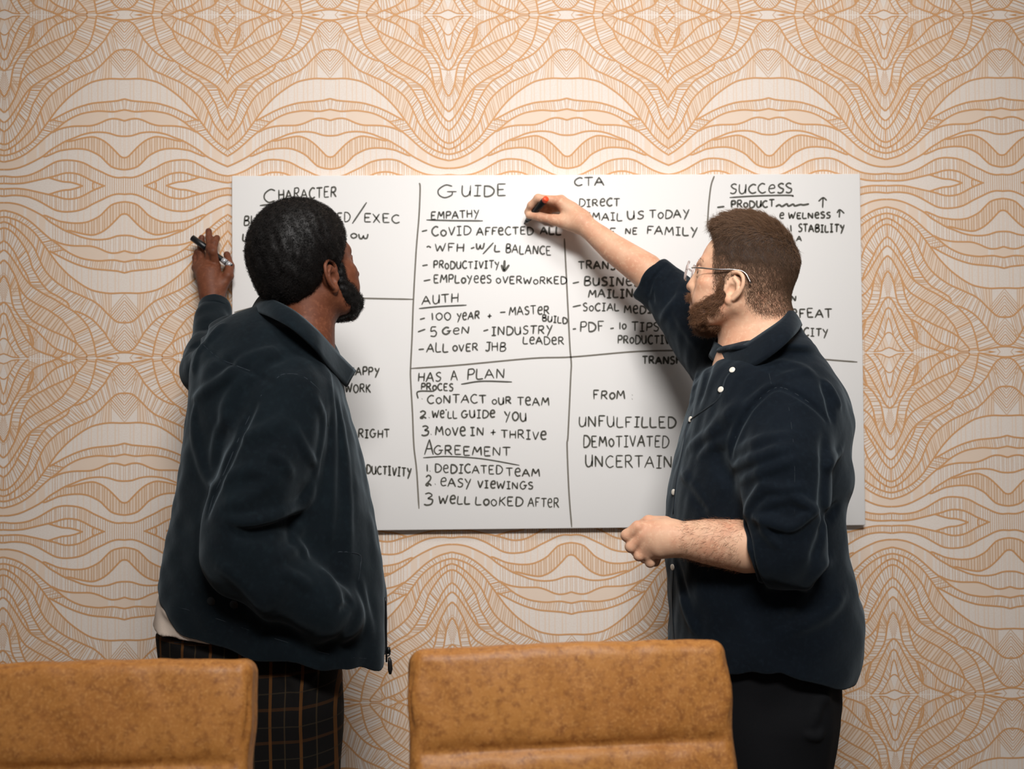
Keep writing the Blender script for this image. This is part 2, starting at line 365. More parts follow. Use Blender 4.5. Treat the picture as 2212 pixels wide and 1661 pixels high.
# ------------------------------------------------------------------ whiteboard and its handwriting
BX0, BX1, BZ0, BZ1, YB = -0.64876, 0.94547, -0.31138+CAMZ, 0.58336+CAMZ, YW-0.022
GLY = {
 'A': (0.9, ['0,0 .42,1', '.42,1 .85,0', '.18,.38 .68,.4']), 'B': (.75, ['.08,0 .1,1', '.1,1 .5,.98 .6,.78 .45,.58 .12,.52', '.12,.52 .55,.5 .7,.26 .5,.03 .08,0']),
 'C': (.8, ['.75,.9 .45,1 .12,.7 .1,.3 .4,0 .78,.14']), 'D': (.85, ['.1,0 .1,1', '.05,1 .5,.95 .8,.6 .7,.2 .4,0 .08,0']),
 'E': (.75, ['.12,0 .1,1', '.1,1 .68,1', '.1,.52 .55,.54', '.12,0 .7,.02']), 'F': (.7, ['.12,0 .1,1', '.08,1 .68,1', '.1,.53 .5,.55']),
 'G': (.95, ['.72,.92 .4,1 .1,.62 .14,.22 .42,0 .72,.2 .76,.46', '.5,.48 .95,.5']), 'H': (.8, ['.1,0 .1,1', '.7,0 .7,1', '.1,.5 .7,.52']),
 'I': (.6, ['.3,0 .3,1', '.06,1 .56,1', '.04,0 .56,0']), 'J': (.65, ['.5,1 .5,.2 .3,0 .08,.12', '.15,1 .7,1']),
 'K': (.75, ['.1,0 .1,1', '.68,1 .12,.45', '.25,.55 .72,0']), 'L': (.7, ['.1,1 .1,.05 .68,.02']),
 'M': (1.0, ['.05,0 .18,1', '.18,1 .48,.35', '.48,.35 .8,1', '.8,1 .92,0']), 'N': (.85, ['.08,0 .1,1', '.1,1 .7,.02', '.7,.02 .74,1']),
 'O': (.8, ['.4,1 .1,.7 .1,.28 .38,0 .7,.28 .7,.7 .4,1']), 'P': (.72, ['.1,0 .1,1', '.06,.97 .5,1 .66,.76 .5,.52 .1,.48']),
 'R': (.8, ['.1,0 .1,1', '.06,.97 .5,1 .64,.76 .48,.54 .12,.5', '.32,.5 .75,0']), 'S': (.68, ['.6,.9 .35,1 .1,.8 .3,.55 .58,.4 .52,.1 .28,0 .05,.1']),
 'T': (.8, ['.4,0 .4,1', '.02,.98 .8,1']), 'U': (.8, ['.08,1 .1,.3 .3,0 .58,.12 .68,.5', '.68,1 .7,.02']),
 'V': (.75, ['.04,1 .36,0', '.36,0 .7,1']), 'W': (1.1, ['.03,1 .24,0', '.24,0 .5,.75', '.5,.75 .75,0', '.75,0 1.02,1.1']),
 'X': (.75, ['.05,1 .68,0', '.66,1 .05,0']), 'Y': (.75, ['.05,1 .36,.5', '.7,1 .2,-.25']),
 '0': (.7, ['.35,1 .08,.7 .1,.28 .34,0 .6,.28 .6,.7 .35,1']), '1': (.3, ['.15,0 .15,1']), '2': (.7, ['.08,.8 .35,1 .6,.8 .5,.5 .1,.1 .3,.0 .4,.2 .7,.0']),
 '3': (.7, ['.1,.92 .4,1 .6,.8 .3,.55', '.3,.55 .65,.45 .6,.12 .3,0 .05,.08']), '5': (.7, ['.2,1 .14,.55 .45,.62 .62,.35 .45,.02 .08,.05', '.2,1 .62,1']),
 '.': (.3, ['.1,.0 .16,.06']), '+': (.7, ['.1,.42 .62,.46', '.36,.15 .36,.75']), "'": (.2, ['.1,1 .1,1.18']), 'c': (.8, ['.7,.85 .4,1 .12,.6 .3,.1 .75,.1']),
 'e': (.75, ['.12,.5 .62,.6 .5,.95 .2,.85 .1,.4 .3,.03 .7,.1']), 'o': (.7, ['.35,.75 .1,.5 .12,.2 .34,0 .6,.2 .6,.5 .35,.75']),
 'w': (1.0, ['.05,.8 .1,.15 .3,0 .48,.4', '.48,.6 .55,.1 .8,.1 .95,.8']), '~': (1.6, ['0,.2 .15,.5 .3,.2 .5,.6 .6,.2 .8,.5 .9,.2 1.15,.4 1.3,.3 1.55,.45']), '_': (.5, []),
}
M_ink = mat('black marker ink', (78, 76, 68), 0.5)
M_ink_soft = mat('half dry marker ink', (112, 106, 96), 0.6)
def ribbon(pts, w):
    """flat ink stroke on the board through photo pixels"""
    q = np.array([P(x, y, YB-0.0006) for x, y in pts]); q = q[:, [0, 2]]
    t = np.gradient(q, axis=0); t /= np.linalg.norm(t, axis=1)[:, None]+1e-12
    n = np.stack([-t[:, 1], t[:, 0]], -1); k = len(q)
    ww = w/2*np.ones(k); ww[0] *= .6; ww[-1] *= .6
    a, b = q + n*ww[:, None], q - n*ww[:, None]
    V = [(x, YB-0.0006, z) for x, z in a] + [(x, YB-0.0006, z) for x, z in b]
    Fc = [(i, i+1, k+i+1, k+i) for i in range(k-1)]
    return V, Fc
hand_rnd = random.Random(11)
def word(txt, x0, x1, yb0, yb1, h, w=0.0041, slant=0.0):
    tot = sum(GLY[c][0] for c in txt) + 0.12*(len(txt)-1); out = []; cur = 0
    for c in txt:
        gw, strokes = GLY[c]; dy = hand_rnd.uniform(-.05, .05); sc = hand_rnd.uniform(.92, 1.06); sl = slant + hand_rnd.uniform(-.05, .08)
        for s in strokes:
            p = np.array([[float(t) for t in q.split(',')] for q in s.split()])
            p = catmull(p, 5) if len(p) > 2 else catmull(p, 4)
            fx = (cur + p[:, 0] + sl*p[:, 1])/tot
            px = x0 + (x1-x0)*fx; py = yb0 + (yb1-yb0)*fx - h*(p[:, 1]*sc + dy)
            out.append(ribbon(np.stack([px, py], -1), w*hand_rnd.uniform(.8, 1.15)))
        cur += gw + 0.12
    return out
def line(*pts, w=0.0041): return [ribbon(catmull(np.array(pts, float), 6), w)]

def build_board():
    root = empty('whiteboard', ((BX0+BX1)/2, YW-0.011, BZ0), 'frameless white glossy whiteboard covered in black marker handwriting on the wallpapered wall', 'whiteboard')
    v, f = box_mesh((BX0, YB, BZ0), (BX1, YW-0.0008, BZ1))
    M_wb = mat('white lacquered board', (230, 228, 226), 0.42, spec=0.2)
    M_edge = mat('board edge', (214, 211, 206), 0.5)
    b = new_mesh('panel', v, f, M_wb, root); bevel(b, 0.0022, 2)
    def text(parts, ink=M_ink, label=None):
        # one part per written line: strokes closer than a word gap belong together
        bb = [(min(v[0] for v in p[0]), max(v[0] for v in p[0]), min(v[2] for v in p[0]), max(v[2] for v in p[0])) for p in parts]
        ids = list(range(len(parts)))
        def root_of(i):
            while ids[i] != i: i = ids[i]
            return i
        for i in range(len(parts)):
            for j in range(i):
                a, b2 = bb[i], bb[j]
                if max(a[0], b2[0])-min(a[1], b2[1]) < .032 and max(a[2], b2[2])-min(a[3], b2[3]) < -.002: ids[root_of(i)] = root_of(j)
        groups = {}
        for i, p in enumerate(parts): groups.setdefault(root_of(i), []).append(p)
        for g in groups.values():
            V, Fc = merge(g); new_mesh('handwriting', V, Fc, ink, root)
    T = word
    text(T('C',567,594,437,437,28)+T('HARACTER',601,727,432,426,22)+line((561,444),(600,440),(650,438)), label='heading CHARACTER underlined')
    text(T('BUSINESS',526,640,486,484,21)+T('OWNED',676,757,482,479,20)+line((792,437),(761,483))+T('EXEC',785,864,480,482,19)+T('L',523,540,521,520,17)+T('ow',756,797,515,515,14)+T('T',523,538,557,557,16), label='notes under the first heading')
    text(T('HAPPY',754,819,811,811,17)+T('WORK',745,801,847,848,18)+T('T',750,763,944,944,18)+T('RIGHT',773,842,945,946,18)+T('PRODUCTIVITY',757,888,1019,1031,18,w=.0045), label='lower notes of the first column')
    text(T('G',941,985,426,427,26)+T('UIDE',995,1094,424,423,24)+T('EMPATHY',930,1035,474,470,16)+line((921,475),(980,476.5),(1043,477)), label='headings GUIDE and EMPATHY')
    text(line((911,500),(923,497))+T('CoVID',932,1018,510,506,19)+T('AFFeCTED',1029,1153,509,506,17)+T('ALL',1167,1213,506,507,17,w=.005)
        +line((921.5,534),(926,532),(931,535))+T('WFH',939,1003,543,543,17)+line((1017,537),(1025,534))+T('w',1028,1047,538,537,16)+line((1066,524),(1043,549))+T('L',1067,1081,543,543,14)+T('BALANCE',1092,1191,546,551,19)
        +line((912,574),(924,572))+T('PRoDUCTIVITY',936,1079,580,580,16)+line((1090,562),(1089,585),w=.0065)+line((1083,572),(1089,585),(1100,572),w=.006)
        +line((915,607),(930,604))+T('EMPLoYeeS',936,1062,611,611,17)+T('oVERWoRKED',1071,1225,612,614,15), label='list under EMPATHY')
    text(T('AUTH',911,991,658,653,19)+line((905,666.5),(950,662),(1008,659))
        +line((907,690),(918,687))+T('100',931,975,692,692,17)+T('YeAR',986,1036,693,689,16)+T('+',1051,1063,690,690,16)+line((1080,675),(1092,674))+T('MASTeR',1099,1187,681,678,18)+T('BUILD',1171,1226,693,699,13)
        +line((902.5,717),(919,711))+T('5',928,945,727,727,22)+T('GeN',954,1014,723,721,15)+line((1044,715),(1055,712))+T('INDUSTRY',1061,1193,724,720,18)+T('LeADeR',1129,1219,742,745,16)
        +line((904,755),(916,754))+T('ALL',921,969,761,760,20)+T('oVER',977,1033,759,758,16)+T('JHB',1047,1093,759,759,19), label='heading AUTH and its list')
    text(T('HAS',902,953,825,824,20)+T('A',974,989,822,822,21)+T('PLAN',1008,1091,820,817,22)+line((996,830),(1041,823.5),(1106,825))
        +T('PRoCES',909,979,842,845,15)+line((938,845),(903,846),(903,861))+T('.',910,914,862,862,10)+T('CoNTACT',922,1051,871,871,18)+T('oUR',1062,1105,873,873,15)+T('TeAM',1117,1187,875,877,17)
        +T('2',906,921,903,903,17)+T('.',925,930,902,902,12)+T("We'LL",933,988,903,903,16)+T('GUIDe',996,1070,903,902,16)+T('YOU',1089,1138,907,910,19)
        +T('3',909,926,940,940,21)+T('.',929,934,938,938,12)+T('MoVe',940,1007,940,941,20)+T('IN',1015,1046,940,940,18)+T('+',1057,1072,943,943,20)+T('THRIVe',1082,1181,946,950,18), label='heading HAS A PLAN and its numbered list')
    text(T('A',917,937,982,982,34)+T('GREEMENT',936,1103,981,985,20)+line((914,988.6),(968.5,986),(1041,991),(1122,1005),w=.0034)
        +T('1',920,926,1018,1018,15)+T('.',927,931,1018,1018,10)+T('DeDICATED',939,1086,1020,1024,18)+T('TeAM',1093,1167,1028,1030,18)
        +T('2',918,932,1050,1050,22)+T('.',938,943,1046,1046,10)+T('eASY',950,1018,1050,1052,19)+T('VIeWINGS',1031,1152,1054,1057,16)
        +T('3',914,935,1092,1092,27)+T('WeLL',947,1016,1088,1088,18)+T('LooKED',1026,1130,1091,1093,19)+T('AFTeR',1140,1208,1095,1096,20), label='heading AGREEMENT and its numbered list')
    text(T('CTA',1239,1306,402,401,18)+T('DIReCT',1250,1339,446,445,16)+T('EMAIL',1262,1345,476,476,17)+T('US',1354,1391,474,473,18)+T('ToDAY',1402,1489,472,470,18)
        +T('oF',1300,1330,508,508,16)+T('NE',1350,1377,506,506,13)+T('FAMILY',1396,1507,506,510,18), label='heading CTA and lines below it')
    text(T('TRANSIT',1249,1360,581,583,17,w=.005)+line((1237,612),(1251,609))+T('BUSINeSS',1261,1400,616,618,18,w=.0048)+T('MAILING',1270,1388,643,643,18,w=.0048)
        +line((1237,663),(1255,659))+T('SoCIAL',1259,1338,671,671,16)+T('MeDIA',1348,1425,676,677,17)+line((1237,711),(1244.5,710))+T('PDF',1252,1306,716,716,21)+line((1318,710),(1326,708.6))+T('1o',1337,1353,711,711,15)+T('TIPS',1364,1424,715,715,19)
        +T('PRoDUCTIVITY',1334,1484,742,743,18), label='transit and mailing list')
    text(T('TRANSFoRM',1387,1516,786,786,17,w=.005)+T('FRoM',1281,1351,862,862,19)+T('.',1365,1367,853,853,8)+T('.',1365,1367,862,862,8)
        +T('UNFULFILLED',1249,1461,922,924,23)+T('DEMoTIVATED',1259,1445,965,966,24)+T('UNCERTAIN',1263,1453,1009,1011,26), label='from unfulfilled, demotivated, uncertain')
    text(T('SUCCeSS',1576,1712,418,416,20)+line((1576,426.6),(1640,423),(1707,422),(1712,425))+line((1549,448),(1565,446),w=.005)+T('PRoDUCT',1579,1673,449,447,15,w=.005)+T('~',1675,1749,449,446,13,w=.0045)
        +line((1777,449),(1778,427))+line((1768,435),(1778,427),(1786,433))+T('e',1683,1694,472,472,13)+T('WELNeSS',1702,1794,472,471,13,w=.0048)+line((1813,470),(1814,454))+line((1808,460),(1814,453),(1824,461))
        +T('STABILITY',1724,1824,501,501,16,w=.0048)+line((1709,500),(1708,486))+T('A',1720,1732,521,521,12)+T('N',1708,1720,650,650,11)+T('DeFEAT',1688,1798,686,686,19)+T('CITY',1735,1789,726,727,17), label='heading SUCCESS and its list')
    for pts in (((906,395),(907.5,408),(905,468),(899,541),(893,649),(890,730),(887,792),(887,821),(891,893),(894,963),(900,1017),(905,1099)),
                ((1219,515),(1222,569),(1227,670),(1231,748),(1234,785),(1233,812),(1227,940),(1225,963),(1229,1063),(1235,1139)), ((1543,380),(1536,401),(1531,442),(1528,490)),
                ((700,641),(775,644),(893,646.5)), ((506,675),(560,661),(600,655)), ((887,796),(987,789),(1149,774),(1236,771),(1378,759),(1496,757),(1560,758)), ((1760,774),(1789,777),(1852,782))):
        V, Fc = merge(line(*pts)); o = new_mesh('dividing_line', V, Fc, M_ink_soft, root); o['label'] = 'thin half dry marker line dividing the board'
build_board()
# ------------------------------------------------------------------ implicit modelling: smooth unions meshed with surface nets
def unit(v): v = np.asarray(v, float); return v/np.linalg.norm(v)
class Field:
    def __init__(s): s.p = []; s.disp = []
    def add(s, fn, lo, hi, k=0.01, op='u'): s.p.append((fn, np.asarray(lo, float), np.asarray(hi, float), k, op)); return s
    def cap(s, pts, rad, k=0.01, op='u'):
        pts = np.asarray(pts, float); rad = np.broadcast_to(np.asarray(rad, float), (len(pts),))
        def fn(Q):
            d = None
            if len(pts) == 1: return np.linalg.norm(Q-pts[0], axis=1)-rad[0]
            for i in range(len(pts)-1):
                a, b = pts[i], pts[i+1]; ab = b-a; t = np.clip(((Q-a)@ab)/(ab@ab+1e-12), 0, 1)
                e = np.sqrt((((Q-a)-t[:, None]*ab)**2).sum(1)) - (rad[i]+(rad[i+1]-rad[i])*t)
                d = e if d is None else np.minimum(d, e)
            return d
        R = rad.max(); return s.add(fn, pts.min(0)-R, pts.max(0)+R, k, op)
    def ell(s, c, r, M=None, k=0.01, op='u'):
        c, r = np.asarray(c, float), np.asarray(r, float)
        def fn(Q):
            q = Q-c
            if M is not None: q = q@M          # columns of M = local axes
            k0 = np.sqrt(((q/r)**2).sum(1))+1e-9; k1 = np.sqrt(((q/r**2)**2).sum(1))+1e-9
            return k0*(k0-1)/k1
        ext = r if M is None else np.abs(M)@r
        return s.add(fn, c-ext, c+ext, k, op)
    def rbox(s, c, h, r, M=None, k=0.005, op='u'):
        c, h = np.asarray(c, float), np.asarray(h, float)
        def fn(Q):
            q = Q-c
            if M is not None: q = q@M
            q = np.abs(q)-(h-r)
            return np.sqrt((np.maximum(q, 0)**2).sum(1)) + np.minimum(q.max(1), 0) - r
        ext = h if M is None else np.abs(M)@h
        return s.add(fn, c-ext, c+ext, k, op)
    def loft(s, z, cx, cy, a, b, k=0.02, op='u', n=2.0, cut=0.01):
        z = np.asarray(z, float); o = np.argsort(z); A = np.stack([np.asarray(v, float)[o] for v in (z, cx, cy, a, b)], -1)
        D = catmull(A, 8); zz = D[:, 0]
        z0, z1 = A[0, 0], A[-1, 0]
        def fn(Q):
            i = lambda j: np.interp(Q[:, 2], zz, D[:, j])
            x = (Q[:, 0]-i(1)); y = (Q[:, 1]-i(2)); aa, bb = np.maximum(i(3), .01), np.maximum(i(4), .01)
            if n == 2.0:
                k0 = np.sqrt((x/aa)**2+(y/bb)**2)+1e-9; k1 = np.sqrt((x/aa**2)**2+(y/bb**2)**2)+1e-9; d = k0*(k0-1)/k1
            else:
                k0 = ((np.abs(x)/aa)**n+(np.abs(y)/bb)**n)**(1/n)+1e-9; k1 = np.sqrt((x/aa**2)**2+(y/bb**2)**2)+1e-6
                d = (k0-1)*np.minimum(np.sqrt((x/aa)**2+(y/bb)**2)/k1, np.maximum(aa, bb))
            dz = np.maximum(z0-Q[:, 2], Q[:, 2]-z1)
            return -smin(-d, -dz, cut)
        ex = A[:, 3].max(); ey = A[:, 4].max()
        return s.add(fn, (A[:, 1].min()-ex, A[:, 2].min()-ey, z0), (A[:, 1].max()+ex, A[:, 2].max()+ey, z1), k, op)
    def half(s, p, n, k=0.003):
        """cut away everything on the side n points to"""
        p, n = np.asarray(p, float), unit(n)
        return s.add(lambda Q: (Q-p)@n, (-9, -9, -9), (9, 9, 9), k, 'c')
    def ev(s, Q, sel=None):
        d = np.full(len(Q), 1.0)
        for fn, lo, hi, k, op in (s.p if sel is None else sel):
            e = fn(Q)
            if op == 'u': d = smin(d, e, k)
            elif op == 's': d = -smin(-d, e, k)
            elif op == 'c': d = -smin(-d, -e, k)
            elif op == 'g':        # groove or ridge only along the existing surface: e = profile offset
                d = d - e
        for fn in s.disp: d = d + fn(Q)
        return d
    def rid(s, pts, amp, wid, taper=.25):
        """raise (amp>0) or sink (amp<0) a fold of the surface along a path"""
        pts = np.asarray(pts, float); n = len(pts)
        tap = np.interp(np.linspace(0, 1, n), [0, .2, .8, 1], [taper, 1, 1, taper])
        def fn(Q):
            best = np.zeros(len(Q))
            for i in range(n-1):
                a, b = pts[i], pts[i+1]; ab = b-a; t = np.clip(((Q-a)@ab)/(ab@ab+1e-12), 0, 1)
                e2 = (((Q-a)-t[:, None]*ab)**2).sum(1); w = (tap[i]+(tap[i+1]-tap[i])*t)
                best = np.maximum(best, w*np.exp(-e2/(2*wid*wid)))
            return amp*best
        return s.add(fn, pts.min(0)-3*wid, pts.max(0)+3*wid, 0.0, 'g')
    def hit(s, px, Y0=1.55, Y1=2.55, n=500, back=0.0):
        """first surface points behind the given photo pixels"""
        Ys = np.linspace(Y0, Y1, n); out = []
        for x, y in px:
            d = ray(x, y); Q = CO + (Ys/d[1])[:, None]*d; v = s.ev(Q); j = np.argmax(v < 0)
            if v[j] >= 0: j = int(np.argmin(v))
            out.append(Q[j] + d/np.linalg.norm(d)*back)
        return np.array(out)
    def fold(s, px, amp, wid, sub=4, **kw):
        return s.rid(s.hit(catmull(np.array(px, float), sub), **kw), amp*2.0, wid*.8)
def smin(a, b, k):
    if k <= 0: return np.minimum(a, b)
    h = np.clip(0.5+0.5*(b-a)/k, 0, 1); return b*(1-h)+a*h - k*h*(1-h)

def nets(F, h, lo=None, hi=None, B=16):
    U = [p for p in F.p if p[4] == 'u']
    mk = max([p[3] for p in U]); pad = mk*0.5 + 0.012
    if lo is None: lo = np.min([p[1] for p in U], 0) - pad; hi = np.max([p[2] for p in U], 0) + pad
    lo = np.asarray(lo, float); hi = np.asarray(hi, float)
    N = np.ceil((hi-lo)/h).astype(int)+1; nb = -(-N//B); NN = nb*B + 1
    g = np.arange(B+1); gx, gy, gz = np.meshgrid(g, g, g, indexing='ij'); G = np.stack([gx, gy, gz], -1).reshape(-1, 3)
    probe = np.array([[i, j, k] for i in (0, .5, 1) for j in (0, .5, 1) for k in (0, .5, 1)])*B*h
    cid, cpos, quads = [], [], []
    corner = np.array([[0,0,0],[1,0,0],[0,1,0],[1,1,0],[0,0,1],[1,0,1],[0,1,1],[1,1,1]])
    edges = [(0,1),(2,3),(4,5),(6,7),(0,2),(1,3),(4,6),(5,7),(0,4),(1,5),(2,6),(3,7)]
    gid = lambda I: (I[:, 0]*NN[1] + I[:, 1])*NN[2] + I[:, 2]
    diag = B*h*0.5*1.75
    for bi in range(nb[0]):
        for bj in range(nb[1]):
            for bk in range(nb[2]):
                i0 = np.array([bi, bj, bk])*B; p0 = lo + i0*h; p1 = p0 + B*h
                sel = [p for p in F.p if (p[1]-pad < p1).all() and (p[2]+pad > p0).all()]
                if not any(p[4] == 'u' for p in sel): continue
                v = F.ev(p0+probe, sel)
                if v.min() > 0 and np.abs(v).min() > diag*0.62: continue
                if v.max() < 0 and np.abs(v).min() > diag*0.62: continue
                D = F.ev(p0 + G*h, sel).reshape(B+1, B+1, B+1)
                s = D < 0
                if s.all() or not s.any(): continue
                cs = np.stack([s[c[0]:B+c[0], c[1]:B+c[1], c[2]:B+c[2]] for c in corner], -1)
                mixed = ~(cs.all(-1) | ~cs.any(-1)); I = np.argwhere(mixed)
                dv = np.stack([D[I[:, 0]+c[0], I[:, 1]+c[1], I[:, 2]+c[2]] for c in corner], -1)
                acc = np.zeros((len(I), 3)); cnt = np.zeros(len(I))
                for a, b in edges:
                    da, db = dv[:, a], dv[:, b]; x = (da < 0) != (db < 0)
                    t = np.where(x, da/np.where(x, da-db, 1), 0)
                    acc += np.where(x[:, None], corner[a]+(corner[b]-corner[a])*t[:, None], 0); cnt += x
                cid.append(gid(I+i0)); cpos.append(lo + (i0+I+acc/cnt[:, None])*h)
                for ax in range(3):
                    sl0 = [slice(0, B)]*3; sl1 = [slice(0, B)]*3; sl1[ax] = slice(1, B+1)
                    s0, s1 = s[tuple(sl0)], s[tuple(sl1)]
                    E = np.argwhere(s0 != s1)
                    if not len(E): continue
                    neg = s0[E[:, 0], E[:, 1], E[:, 2]]; E = E+i0
                    ok = (E > 0)[:, [a for a in range(3) if a != ax]].all(1); E, neg = E[ok], neg[ok]
                    u, w = [(1, 2), (2, 0), (0, 1)][ax]; du = np.zeros(3, int); dw = np.zeros(3, int); du[u] = 1; dw[w] = 1
                    q = np.stack([gid(E), gid(E-du), gid(E-du-dw), gid(E-dw)], -1)
                    q[~neg] = q[~neg][:, ::-1]; quads.append(q)
    cid = np.concatenate(cid); cpos = np.concatenate(cpos); quads = np.concatenate(quads)
    o = np.argsort(cid); cid, cpos = cid[o], cpos[o]
    j = np.clip(np.searchsorted(cid, quads), 0, len(cid)-1); ok = (cid[j] == quads).all(1)
    return cpos, j[ok]
def sdf_obj(name, F, h, mats, parent=None, **kw):
    V, Q = nets(F, h, **kw)
    return new_mesh(name, V, Q, mats, parent, smooth=True)
def lumps(seed, amp, wl, stretch=(1, 1, 1), n=7):
    r = np.random.default_rng(seed); ks = r.normal(size=(n, 3)); ks /= np.linalg.norm(ks, axis=1)[:, None]
    ks *= (2*np.pi/(wl*r.uniform(.7, 1.5, n)))[:, None]/np.asarray(stretch); ph = r.uniform(0, 6.28, n)
    return lambda Q: amp*np.sin(Q@ks.T + ph).sum(1)/np.sqrt(n)

# ------------------------------------------------------------------ strands of hair as fine tapering tubes
def strand_mesh(paths, r0):
    """paths: n x s x 3, three-sided tubes closing to a point"""
    n, s, _ = paths.shape
    t = np.gradient(paths, axis=1); t /= np.linalg.norm(t, axis=2, keepdims=True)+1e-12
    ref = np.where(np.abs(t[..., 2:3]) < .8, np.array([0, 0, 1.0]), np.array([1.0, 0, 0]))
    u = np.cross(t, ref); u /= np.linalg.norm(u, axis=2, keepdims=True)+1e-12; w = np.cross(t, u)
    rad = (r0*np.linspace(1, .35, s))[None, :, None]
    ring = np.stack([paths + rad*(math.cos(a)*u+math.sin(a)*w) for a in (0, 2.094, 4.189)], 2)     # n,s,3,3
    V = ring.reshape(-1, 3); base = (np.arange(n)*s*3)[:, None, None, None] + (np.arange(s-1)*3)[None, :, None, None]
    k = np.arange(3); q = np.stack([k, (k+1) % 3, (k+1) % 3+3, k+3], -1)[None, None]
    return V, (base+q).reshape(-1, 4)
def sample(V, Q, n, rg):
    a, b, c, d = (V[Q[:, i]] for i in range(4))
    nr = np.cross(c-a, d-b); ar = np.linalg.norm(nr, axis=1)+1e-12; nr /= ar[:, None]
    i = rg.choice(len(Q), n, p=ar/ar.sum()); u, v = rg.random((2, n, 1))
    return (a[i]*(1-u)*(1-v)+b[i]*u*(1-v)+c[i]*u*v+d[i]*(1-u)*v), nr[i]

# ------------------------------------------------------------------ leather chairs
M_leather = mat('tan leather', (182, 124, 62), 0.45, noise=[(6, 5, .35, .7, (164, 106, 50)), (90, 7, .46, .72, (138, 86, 42)), (260, 6, .5, .75, (194, 138, 76))],
                bump=[(260, 4, .2, .0015), (36, 5, .22, .003)], spec=0.4)
M_stitch = mat('leather seam thread', (150, 100, 56), 0.7)
M_chrome = mat('polished steel', (200, 200, 200), 0.18, metal=1.0)
M_blackp = mat('black plastic', (22, 22, 23), 0.45)
def chair(tl, tr, Ytl, Ytr, tilt, label, splits):
    a, b = P(*tl, Ytl), P(*tr, Ytr)
    ax = unit([b[0]-a[0], b[1]-a[1], 0]); wdt = np.linalg.norm((b-a)[:2]); top = (a[2]+b[2])/2
    upv = unit(np.array([0, 0, 1.0])*math.cos(tilt) + np.cross(np.array([0, 0, 1.0]), ax)*math.sin(tilt)); nrm = np.cross(ax, upv)   # nrm away from camera
    M = np.stack([ax, nrm, upv], -1); mid = (a+b)/2; mid[2] = top
    base = np.array([mid[0], mid[1], 0]) - np.array([nrm[0], nrm[1], 0])*0.30
    root = empty('conference_chair', (base[0], base[1], FLOOR), label, 'chair', 'tan leather conference chairs')
    F = Field(); zt = sum(splits); hz = 0.0
    F.rbox(mid + nrm*.032 - upv*zt/2, (wdt/2, .033, zt/2), .019, M, k=.003)
    for i, hh in enumerate(splits):
        for sg in (-1, 1): F.ell(mid + nrm*(.032+sg*.026) - upv*(hz+hh/2), (wdt/2*.88, .0110, hh*.46), M, k=.02)
        hz += hh
    hz = 0.0
    for hh in splits[:-1]:
        hz += hh
        for sg in (-1, 1):
            p = [mid + nrm*(.032+sg*.034) - upv*hz + ax*t for t in np.linspace(-wdt/2+.022, wdt/2-.022, 8)]
            F.rid(p, -.0060, .0035, .8); F.rid(p, -.0040, .010, .6)
    F.disp.append(lumps(5, .0007, .05)); sdf_obj('backrest', F, .0032, M_leather, root)
    off = 0
    for i, hh in enumerate(splits[:-1]):
        off += hh; c = mid - upv*off; parts = []
        for k in range(int((wdt-.05)/.006)):
            t = -wdt/2+.025+.006*k; parts.append(tube([c+ax*t+nrm*.0028, c+ax*(t+.0038)+nrm*.0028], .0007, 4))
        v, f = merge(parts); new_mesh('stitching', v, f, M_stitch, root, True)
    low = mid - upv*zt; sc = np.array([base[0], base[1], 0])
    F = Field(); sM = np.stack([ax, np.cross(np.array([0, 0, 1.0]), ax), [0, 0, 1.0]], -1)
    fw = -sM[:, 1]
    sb = np.array([low[0], low[1], 0.455]) + fw*.22
    for i in range(3): F.rbox(sb + fw*(-.15+.15*i), (wdt/2, .078, .04), .03, sM, k=.004)
    sdf_obj('seat', F, .006, M_leather, root)
    for sgn in (-1, 1):
        q = [low + ax*sgn*(wdt/2-.02) + upv*.2 + nrm*.068, low + ax*sgn*(wdt/2-.01) + nrm*.06, sb + ax*sgn*(wdt/2+.006) - np.array([0, 0, .01]), sb + ax*sgn*(wdt/2+.004) + fw*.2]
        v, f = tube(catmull(q, 6), .009, 10); new_mesh('side_rail', v, f, M_chrome, root, True)
    hub = np.array([sb[0], sb[1], 0])
    v, f = tube([hub+[0, 0, .1], hub+[0, 0, .25], hub+[0, 0, .251], hub+[0, 0, .41]], [.032, .032, .02, .02], 16); new_mesh('column', v, f, M_chrome, root, True)
    for k in range(5):
        t = 2*math.pi*k/5+.3; d = np.array([math.cos(t), math.sin(t), 0])
        v, f = tube([hub+[0, 0, .115], hub+d*.16+[0, 0, .1], hub+d*.29+[0, 0, .075]], [.022, .018, .013], 10); leg = new_mesh('base_leg', v, f, M_chrome, root, True)
        s = np.cross(d, [0, 0, 1.0]); c = hub+d*.285+[0, 0, .028]
        v, f = merge([tube([c+s*.022, c+s*.008], .028, 18), tube([c-s*.008, c-s*.022], .028, 18), tube([c+s*.01, c-s*.01], .008, 8), tube([c, c+[0, 0, .045]], .008, 8)])
        new_mesh('caster', v, f, M_blackp, leg, True)
    return root
chair((884, 1402), (1543, 1383), 1.46, 1.50, math.radians(14), 'tan leather conference chair with its whole wide backrest in front of the white board', [.137, .12, .12, .10])
chair((-98, 1439), (561, 1421), 1.45, 1.467, math.radians(14), 'tan leather conference chair partly out of frame in front of the man in plaid trousers', [.137, .12, .12, .10])
